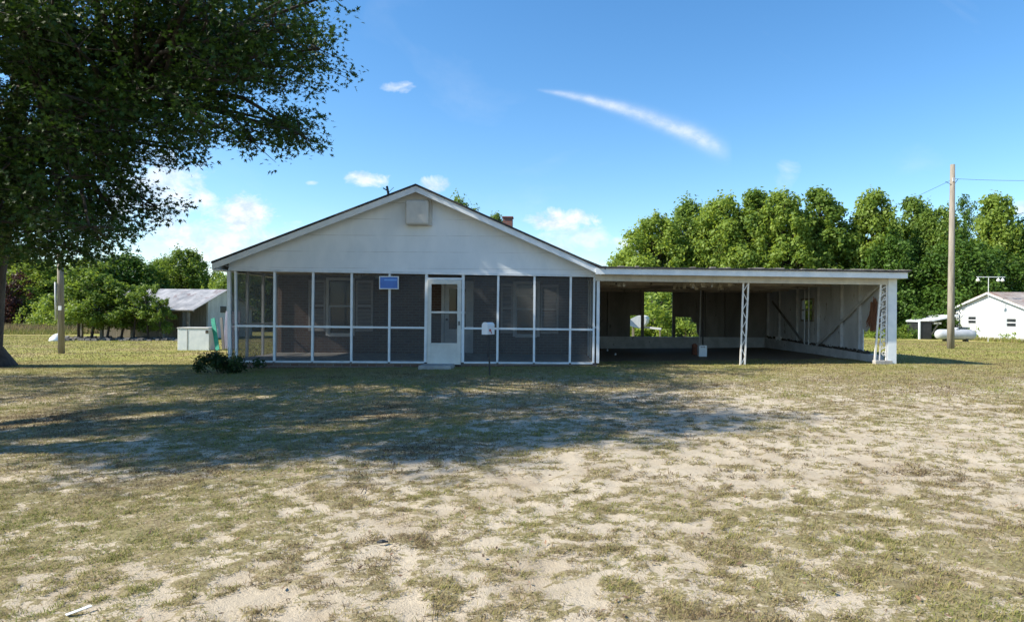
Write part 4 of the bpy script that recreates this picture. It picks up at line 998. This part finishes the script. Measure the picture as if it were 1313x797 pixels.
# ------------------------------------------------------------------ left yard
shed = thing('old_shed', (-24, 41, gz(-24, 41)), 'old low shed with a patched grey sheet roof and pale gable wall behind the lawn', 'shed')
SX1 = -20.9; SX0 = -27.6; gs = gz(-21, 41) - .1
ryd, rzd, ey, ez = 43.2, 2.86, 38.9, 1.50
for (ya, za, yb, zb2) in ((ey, ez, ryd, rzd), (ryd, rzd, 47.6, 1.5)):
    MB().xprism([(ya, za), (yb, zb2), (yb, zb2 - .05), (ya, za - .05)], SX0, SX1 + .2).build('roof', M['shedroof'], shed)
MB().xprism([(41.0, gs), (47.2, gs), (47.2, 1.6), (ryd, rzd - .07), (41.0, 2.1)], SX1 - .1, SX1).build('gable_wall', M['shedwall'], shed)
MB().box(SX0, SX1 - .1, 41.0, 41.1, gs, 2.1).build('front_wall', M['wood'], shed)
MB().box(SX1 - .002, SX1 + .03, 42.55, 43.3, 1.35, 1.75).build('window', M['black'], shed)
MB().box(SX0, SX1, 47.1, 47.2, gs, 1.55).build('back_wall', M['shedwall'], shed)
for x in (-21.1, -22.6, -24.4, -26.2, -27.4):
    MB().box(x - .07, x + .07, 39.05, 39.2, gs, ez - .0).build('post', M['wood'], shed)
MB().box(SX0, SX1 + .1, 39.04, 39.22, ez - .12, ez - .001).build('eave_beam', M['wood'], shed)
s = MB()
s.box(SX1 - 1.5, SX1 - 1.3, 40.5, 40.9, gs, 1.9); s.build('door_panel', M['darkboard'], shed)
# freezer-like white cabinet, green plank, lilac panel
c0 = G(227.5, 449); c1 = P(268, 449, c0.y)
cab = thing('white_cabinet', ((c0.x + c1.x) / 2, c0.y, c0.z), 'long white metal cabinet lying on the lawn in front of the shed', 'cabinet')
ht = 29.5 / FPX * c0.y
MB().box(c0.x, c1.x, c0.y, c0.y + .75, c0.z, c0.z + ht - .05).build('body', M['whiteclean'], cab, bev=.015)
MB().box(c0.x - .02, c1.x - .02, c0.y - .02, c0.y + .77, c0.z + ht - .047, c0.z + ht).build('lid', M['shedwall'], cab, bev=.01)
for fx in (.30, ):
    MB().box(c0.x + (c1.x - c0.x) * fx, c0.x + (c1.x - c0.x) * fx + .02, c0.y - .012, c0.y - .001, c0.z + .03, c0.z + ht - .08).build('seam_strip', M['concrete'], cab)
MB().box(c1.x - .14, c1.x - .03, c0.y - .01, c0.y - .001, c0.z + ht * .75, c0.z + ht * .88).build('latch', M['debris'], cab)
g0_ = G(279, 449); gtop = P(273, 408, g0_.y + .35)
tag(MB().bar(g0_ + Vector((0, 0, 0)), gtop, .16, .04).build('green_board', M['green']), 'bright green board leaning up beside the white cabinet', 'board')
l0 = G(288, 448)
tag(MB().bar((l0.x, l0.y + .5, l0.z), (l0.x + .02, l0.y + .7, P(288, 399, l0.y).z), .62, .06).build('lilac_panel', M['lilac'], None, bev=.01), 'upright grey lilac panel between the green board and the porch corner', 'panel')
p0 = G(282, 448)
tag(MB().bar((p0.x + .0, p0.y + .3, p0.z), (p0.x - .18, p0.y + .45, p0.z + 1.3), .1, .04).build('dark_plank', M['darkboard']), 'dark plank leaning between the green board and the lilac panel', 'plank')
# wooden stub pole
w0 = G(79, 453)
wp = thing('wooden_post', w0, 'short weathered wooden utility post on the lawn under the oak', 'post')
MB().tube([w0 + Vector((0, 0, -.2)), w0 + Vector((-.05, 0, 2.4)), w0 + Vector((-.07, 0, 3.6))], [.105, .10, .095], 12).build('pole_shaft', M['wood'], wp, True)
MB().tube([w0 + Vector((-.14, -.1, 1.2)), w0 + Vector((-.17, -.1, 2.55))], .03, 8).build('conduit', M['greywall'], wp, True)
MB().box(w0.x - .02, w0.x + .08, w0.y - .16, w0.y - .11, w0.z + 1.55, w0.z + 1.7).build('meter_tag', M['plastic'], wp)
# white tarp lump
t0 = G(73, 437); s = MB(); pts = []
tag(MB().tube([t0 + Vector((0, 0, -.05)), t0 + Vector((.02, 0, .12)), t0 + Vector((.05, 0, .3)), t0 + Vector((.08, 0, .4))], [.38, .34, .2, .05], 9).build('white_sack', M['plastic'], None, True), 'white sack slumped on the grass just left of the wooden post', 'sack')
# rubble
r = np.random.default_rng(5); s = MB()
for i in range(170):
    px = r.uniform(84, 236); p = G(px, 437 - r.uniform(0, 4)); q = r.uniform(.04, .16)
    c = Vector((p.x, p.y, p.z + q * .3)); vs = []
    for dx, dy, dz in [(-1, -1, -1), (1, -1, -1), (1, 1, -1), (-1, 1, -1), (-.7, -.7, 1), (.8, -.7, .8), (.7, .7, 1), (-.7, .8, .7)]:
        vs.append(c + Vector((dx * q * r.uniform(.7, 1.5), dy * q, dz * q * r.uniform(.4, .9))))
    s.add(vs, [(0, 3, 2, 1), (4, 5, 6, 7), (0, 1, 5, 4), (1, 2, 6, 5), (2, 3, 7, 6), (3, 0, 4, 7)])
tag(s.build('stone_rubble', M['stone']), 'line of broken stone rubble under the row of small trees', 'rubble', kind='stuff')

# ------------------------------------------------------------------ behind the carport: boat nose on its trailer
Yb = 33.0; q = P(816, 412, Yb); k = Yb / FPX
bt = thing('small_boat', (q.x, Yb, gz(q.x, Yb)), 'small white boat nose with grey blue lower side seen through the carport back wall', 'boat')
def boat_pt(px, py, y): p = P(px, py, y); return (p.x, p.y, p.z)
top_ = [(808, 409), (815, 405.5), (821, 404.5), (827, 406), (829, 409), (828, 414), (825, 418), (820, 420.5)]
v = [boat_pt(x, y, Yb) for x, y in top_] + [boat_pt(x + 4, y - 1, Yb + 1.6) for x, y in top_]
nn = len(top_)
MB().add(v, [tuple(range(nn)), tuple(range(nn, 2 * nn))[::-1]] + [(i, (i + 1) % nn, (i + 1) % nn + nn, i + nn) for i in range(nn)]).build('deck', M['plastic'], bt)
lo_ = [(808, 409.5), (819.7, 420.6), (812, 419), (808, 417.5)]
v = [boat_pt(x, y, Yb - .03) for x, y in lo_] + [boat_pt(x + 3, y, Yb + 1.4) for x, y in lo_]
MB().add(v, [(0, 1, 2, 3), (4, 7, 6, 5), (0, 4, 5, 1), (1, 5, 6, 2), (2, 6, 7, 3), (3, 7, 4, 0)]).build('hull_side', M['boatblue'], bt)
MB().bar(boat_pt(824, 419, Yb + .3), boat_pt(848, 421.5, Yb - .2), .1, .1).build('trailer_tongue', M['tank'], bt)
MB().bar(boat_pt(812, 419, Yb + .5), (q.x - .1, Yb + .5, gz(q.x, Yb)), .1, .1).bar(boat_pt(846, 421.5, Yb - .15), (boat_pt(846, 421, Yb)[0], Yb - .15, gz(q.x, Yb)), .06, .06).build('stand', M['wood'], bt)

# ------------------------------------------------------------------ right yard
u0 = G(1219, 447)
pt = P(1221.5, 211, u0.y)
up = thing('utility_pole', u0, 'tall bare wooden utility pole with two thin wires at the right', 'utility pole')
MB().tube([u0 + Vector((0, 0, -.2)), Vector((u0.x + .0, u0.y, u0.z + 2)), pt], [.15, .14, .095], 14).build('pole_shaft', M['wood'], up, True)
wz = P(1221, 232, u0.y)
MB().box(wz.x - .05, wz.x + .05, wz.y - .14, wz.y - .09, wz.z - .05, wz.z + .12).build('bracket', M['tank'], up)
s = MB()
for i in range(7):
    a = r.uniform(0, 6.28); s.tube([u0 + Vector((0, 0, 0)), u0 + Vector((.3 * math.cos(a), .25 * math.sin(a), r.uniform(.1, .3)))], [.01, .004], 4)
s.build('weed_stem', M['straw'], up)
def cable(a, b, sag, label):
    pts = [Vector(a).lerp(Vector(b), i / 16) - Vector((0, 0, sag * 4 * (i / 16) * (1 - i / 16))) for i in range(17)]
    tag(MB().tube(pts, .008, 5).build('power_wire', M['wire']), label, 'wire')
e1 = P(1090, 284, 48); cable((wz.x - .08, wz.y, wz.z + .02), e1, .15, 'thin wire sloping down to the left from the utility pole into the trees')
e2 = P(1420, 229, 24); cable((wz.x + .08, wz.y, wz.z + .1), e2, .08, 'thin wire running level to the right from the utility pole')
MB().tube([wz + Vector((-.3, 0, -.03)), wz + Vector((0, -.08, -.22)), wz + Vector((.25, 0, .08))], .012, 5).build('jumper_wire', M['wire'], up)
# propane tank
t0 = G(1225, 437.5); Yt = t0.y; kx_ = Yt / FPX; rad_ = 6.6 * kx_; Lx = 52 * kx_ / 2
tk = thing('propane_tank', t0, 'white horizontal propane gas tank on the grass behind the utility pole', 'gas tank')
cz0 = t0.z + .12 + rad_
prof = [(-Lx, .02)] + [(-Lx + rad_ * .9 * (1 - math.cos(a)), rad_ * math.sin(a)) for a in (.25, .5, .8, 1.1, 1.57)]
prof = prof + [(-a, b) for a, b in prof[::-1]]
MB().tube([(t0.x + a, Yt, cz0) for a, b in prof], [b for a, b in prof], 28).build('tank_body', M['tank'], tk, True)
MB().tube([(t0.x + .05, Yt, cz0 + rad_ * .9), (t0.x + .05, Yt, cz0 + rad_ + .08), (t0.x + .05, Yt, cz0 + rad_ + .13)], [.17, .17, .1], 16).build('valve_dome', M['tank'], tk, True)
MB().tube([(t0.x - .45, Yt, cz0 + rad_ * .95), (t0.x - .45, Yt, cz0 + rad_ + .07)], .03, 8).build('filler_pipe', M['darkmetal'], tk)
for sx_ in (-.5, .5):
    MB().box(t0.x + sx_ * Lx - .08, t0.x + sx_ * Lx + .08, Yt - rad_ * .6, Yt + rad_ * .6, t0.z - .05, t0.z + .2).build('foot', M['darkmetal'], tk)
# barn
bn = thing('white_barn', (33, 49, gz(33, 49)), 'low white board barn with rusty roof at the right edge of the yard', 'barn')
bg = gz(33, 49) - .2
BX = 32.9; By0, By1, Byr = 45.4, 53.2, 49.1; zr_ = P(1272, 375, 49.1).z; ze = P(1222, 394, By1).z
ze0 = ze
pts = [(By0, bg), (By1, bg), (By1, ze), (Byr, zr_ - .06), (By0, ze0)]
holes = []
MB().xprism(pts, BX, BX + .12).build('gable_wall', M['barnwall'], bn)
MB().box(BX + .12, BX + 13, By0, By0 + .12, bg, ze0).box(BX + .12, BX + 13, By1 - .12, By1, bg, ze).build('side_wall', M['barnwall'], bn)
MB().xprism([(By0 - .35, ze0 - .12), (Byr, zr_), (Byr, zr_ + .05), (By0 - .35, ze0 - .07)], BX - .25, BX + 13).build('roof', M['barnroof'], bn)
MB().xprism([(Byr, zr_), (By1 + .3, ze - .1), (By1 + .3, ze - .05), (Byr, zr_ + .05)], BX - .25, BX + 13).build('roof', M['barnroof'], bn)
MB().xprism([(By0 - .35, ze0 - .24), (Byr, zr_ - .12), (By1 + .3, ze - .22), (By1 + .3, ze - .102), (Byr, zr_ - .002), (By0 - .35, ze0 - .122)], BX - .27, BX - .22).build('rake_board', M['whiteclean'], bn)
def by(px): return BX * FPX / (px - PX0)
for (p0_, p1_, t_, b_) in [(1242, 1252, 404, 412.5), (1291.5, 1303.5, 406.5, 416.5)]:
    ya, yb = by(p1_), by(p0_); ym = (ya + yb) / 2; z0 = CAMZ + (PY0 - b_) / FPX * ym + .12; z1 = CAMZ + (PY0 - t_) / FPX * ym + .12
    z0 -= .0; zm = (z0 + z1) / 2
    wq = MB().box(BX - .04, BX - .002, ya - .05, ya, z0 - .05, z1 + .05).box(BX - .04, BX - .002, yb, yb + .05, z0 - .05, z1 + .05).box(BX - .04, BX - .002, ya, yb, z1, z1 + .05).box(BX - .04, BX - .002, ya, yb, z0 - .05, z0).box(BX - .03, BX - .002, ya, yb, zm - .03, zm + .03).build('window', M['whiteclean'], bn)
    MB().box(BX - .012, BX - .003, ya, yb, z0, zm - .03).box(BX - .012, BX - .003, ya, yb, zm + .03, z1).build('pane', M['glass'], wq)
# vines climbing the barn wall
for (py_, lab) in [((1250, 404, 428), 'thin green vine climbing the barn wall by its left window'), ((1294, 418, 434), 'thin vine at the foot of the barn wall below its right window')]:
    y_ = by(py_[0]); s_ = thing('wall_vine', (BX, y_, bg + .2), lab, 'vine'); rr = np.random.default_rng(int(py_[0]))
    bl = [(rr.normal(-.1, .04), rr.normal(0, .45), rr.uniform(.05, 1.0 if py_[0] < 1280 else .7), .08, .22, .12) for i in range(12)]
    C, N_, sz, ti = blob_leaves(bl, 260, .1, rr); link('foliage', leaf_mesh('foliage', C, N_ + np.array([-.8, 0, 0]), sz, ti, M['leafA'], QUAD, rr), s_)
# weeds along the barn foot
n = 2600; y = rng.uniform(45, 54, n); x = BX - .1 - np.abs(rng.normal(0, .3, n)); z = terrain(x, y); a = rng.uniform(0, 6.28, n); h = rng.uniform(.1, .4, n)
S = np.stack([np.cos(a), np.sin(a), 0 * a], 1) * .025; B = np.stack([x, y, z], 1); V_ = np.stack([B - S, B + S, B + np.stack([rng.normal(0, .08, n), rng.normal(0, .08, n), h], 1)], 1).reshape(-1, 3)
tag(link('weeds', npmesh('weeds', V_, [np.arange(n)[:, None] * 3 + np.array([[0, 1, 2]])], M['grass'], np.clip(rng.normal(.75, .2, n), 0, 1))), 'weeds along the foot of the white barn wall', 'weeds', kind='stuff')
# gourd rack
Yg = 47.0; g_ = P(1267, 433.5, Yg); g_.z = gz(g_.x, Yg)
gr_ = thing('gourd_rack', g_, 'bird rack with three white gourds on a crossbar above the barn peak', 'birdhouse rack')
zc = P(1267, 355, Yg).z; kk = Yg / FPX
MB().tube([g_, (g_.x, Yg, zc + .02)], .025, 8).build('mast', M['greywall'], gr_)
MB().bar((g_.x - 15 * kk, Yg, zc), (g_.x + 21 * kk, Yg, zc), .05, .05).build('crossbar', M['plastic'], gr_)
for dx in (-13.5, 12.5, 18):
    xx = g_.x + dx * kk
    MB().tube([(xx, Yg, zc - .025), (xx, Yg, zc - .1), (xx, Yg, zc - .18), (xx, Yg, zc - .27), (xx, Yg, zc - .33)], [.012, .03, .11, .13, .04], 12).build('gourd', M['plastic'], gr_, True)
# lean-to with black board
l_ = G(1193, 433); Yl = 51.5; kl = Yl / FPX
def L(px, py, y=Yl): return P(px, py, y)
lt = thing('lean_to', (L(1207, 432).x, Yl, gz(L(1207, 432).x, Yl)), 'open lean to shelter with a pale sloping roof at the left end of the barn', 'shelter')
a, b = L(1190, 411.5), L(1226, 404)
zg = gz(a.x, Yl) - .1
MB().prism([(a.x - .1, a.z - .08), (b.x, b.z - .08), (b.x, b.z + .04), (a.x - .1, a.z + .04)], Yl - .3, Yl + 3).build('roof', M['white'], lt)
MB().box(a.x, a.x + .14, Yl - .2, Yl - .06, zg, a.z - .08).build('post', M['wood'], lt)
MB().bar((a.x + .2, Yl - .12, zg + .5), (a.x + .75, Yl - .12, a.z - .15), .1, .06).build('brace', M['wood'], lt)
MB().box(a.x, b.x, Yl + 2.9, Yl + 3, zg, a.z - .1).box(a.x, a.x + .05, Yl + .1, Yl + 2.9, zg, a.z - .1).build('back_wall', M['black'], lt)
MB().box(L(1200, 414).x, L(1210, 414).x, Yl + .3, Yl + .5, L(1200, 415.5).z, L(1200, 413).z).build('hanging_jug', M['plastic'], lt)
c, d = L(1175, 412), L(1191, 432)
bb = thing('black_board', (c.x, Yl - .3, zg), 'large black board standing upright left of the lean to', 'board')
MB().box(c.x + .1, d.x, Yl - .35, Yl - .27, zg + .1, c.z).build('board_face', M['black'], bb)
MB().box(c.x, c.x + .1, Yl - .4, Yl - .26, zg, c.z + .03).build('board_post', M['whiteclean'], bb)
MB().box(c.x + .1, d.x, Yl - .4, Yl - .24, c.z + .001, c.z + .05).build('top_rail', M['wood'], bb)
s = MB(); rc = G(1196, 433.5)
for i in range(160):
    aa = r.uniform(0, 6.28); q = r.uniform(0, .9); z = rc.z + max(0, .38 * (1 - q)) * r.uniform(.3, 1)
    p = Vector((rc.x + q * math.cos(aa), rc.y + 1 + q * .5 * math.sin(aa), z)); s.bar(p, p + Vector((r.normal(0, .15), r.normal(0, .1), r.normal(0, .06))), .05, .03)
tag(s.build('scrap_heap', M['rust']), 'rusty brown scrap heap in front of the lean to', 'scrap heap')

# ------------------------------------------------------------------ small things on the near ground
p = G(101, 786); tag(MB().bar(p + Vector((-.03, -.04, .012)), p + Vector((.03, .04, .02)), .022, .002, (0, 0, 1)).build('paper_strip', M['whiteclean']), 'narrow white strip of paper on the sand at the lower left', 'paper')
for (px, py, px2, py2, w, lab) in [(556, 770, 554, 797, .0016, 'thin dark twig upright in view at the bottom of the sand'), (463, 633, 467, 624, .0035, 'short dark twig on the sand in the middle distance'), (735, 630, 743, 625, .003, 'short thin twig on bright sand right of centre')]:
    a, b = G(px, py), G(px2, py2); m = a.lerp(b, .5) + Vector((.004, 0, .006)); tag(MB().tube([a + Vector((0, 0, .004)), m, b + Vector((0, 0, .005))], [w, w, w * .5], 5).build('twig', M['bark']), lab.replace(' upright in view', ' lying'), 'twig')
p = G(490, 697); tag(MB().tube([p + Vector((-.03, 0, .012)), p + Vector((0, 0, .016)), p + Vector((.035, .004, .014))], [.006, .012, .004], 7).build('dark_chip', M['black']), 'small blue black chip lying on the sand', 'chip')
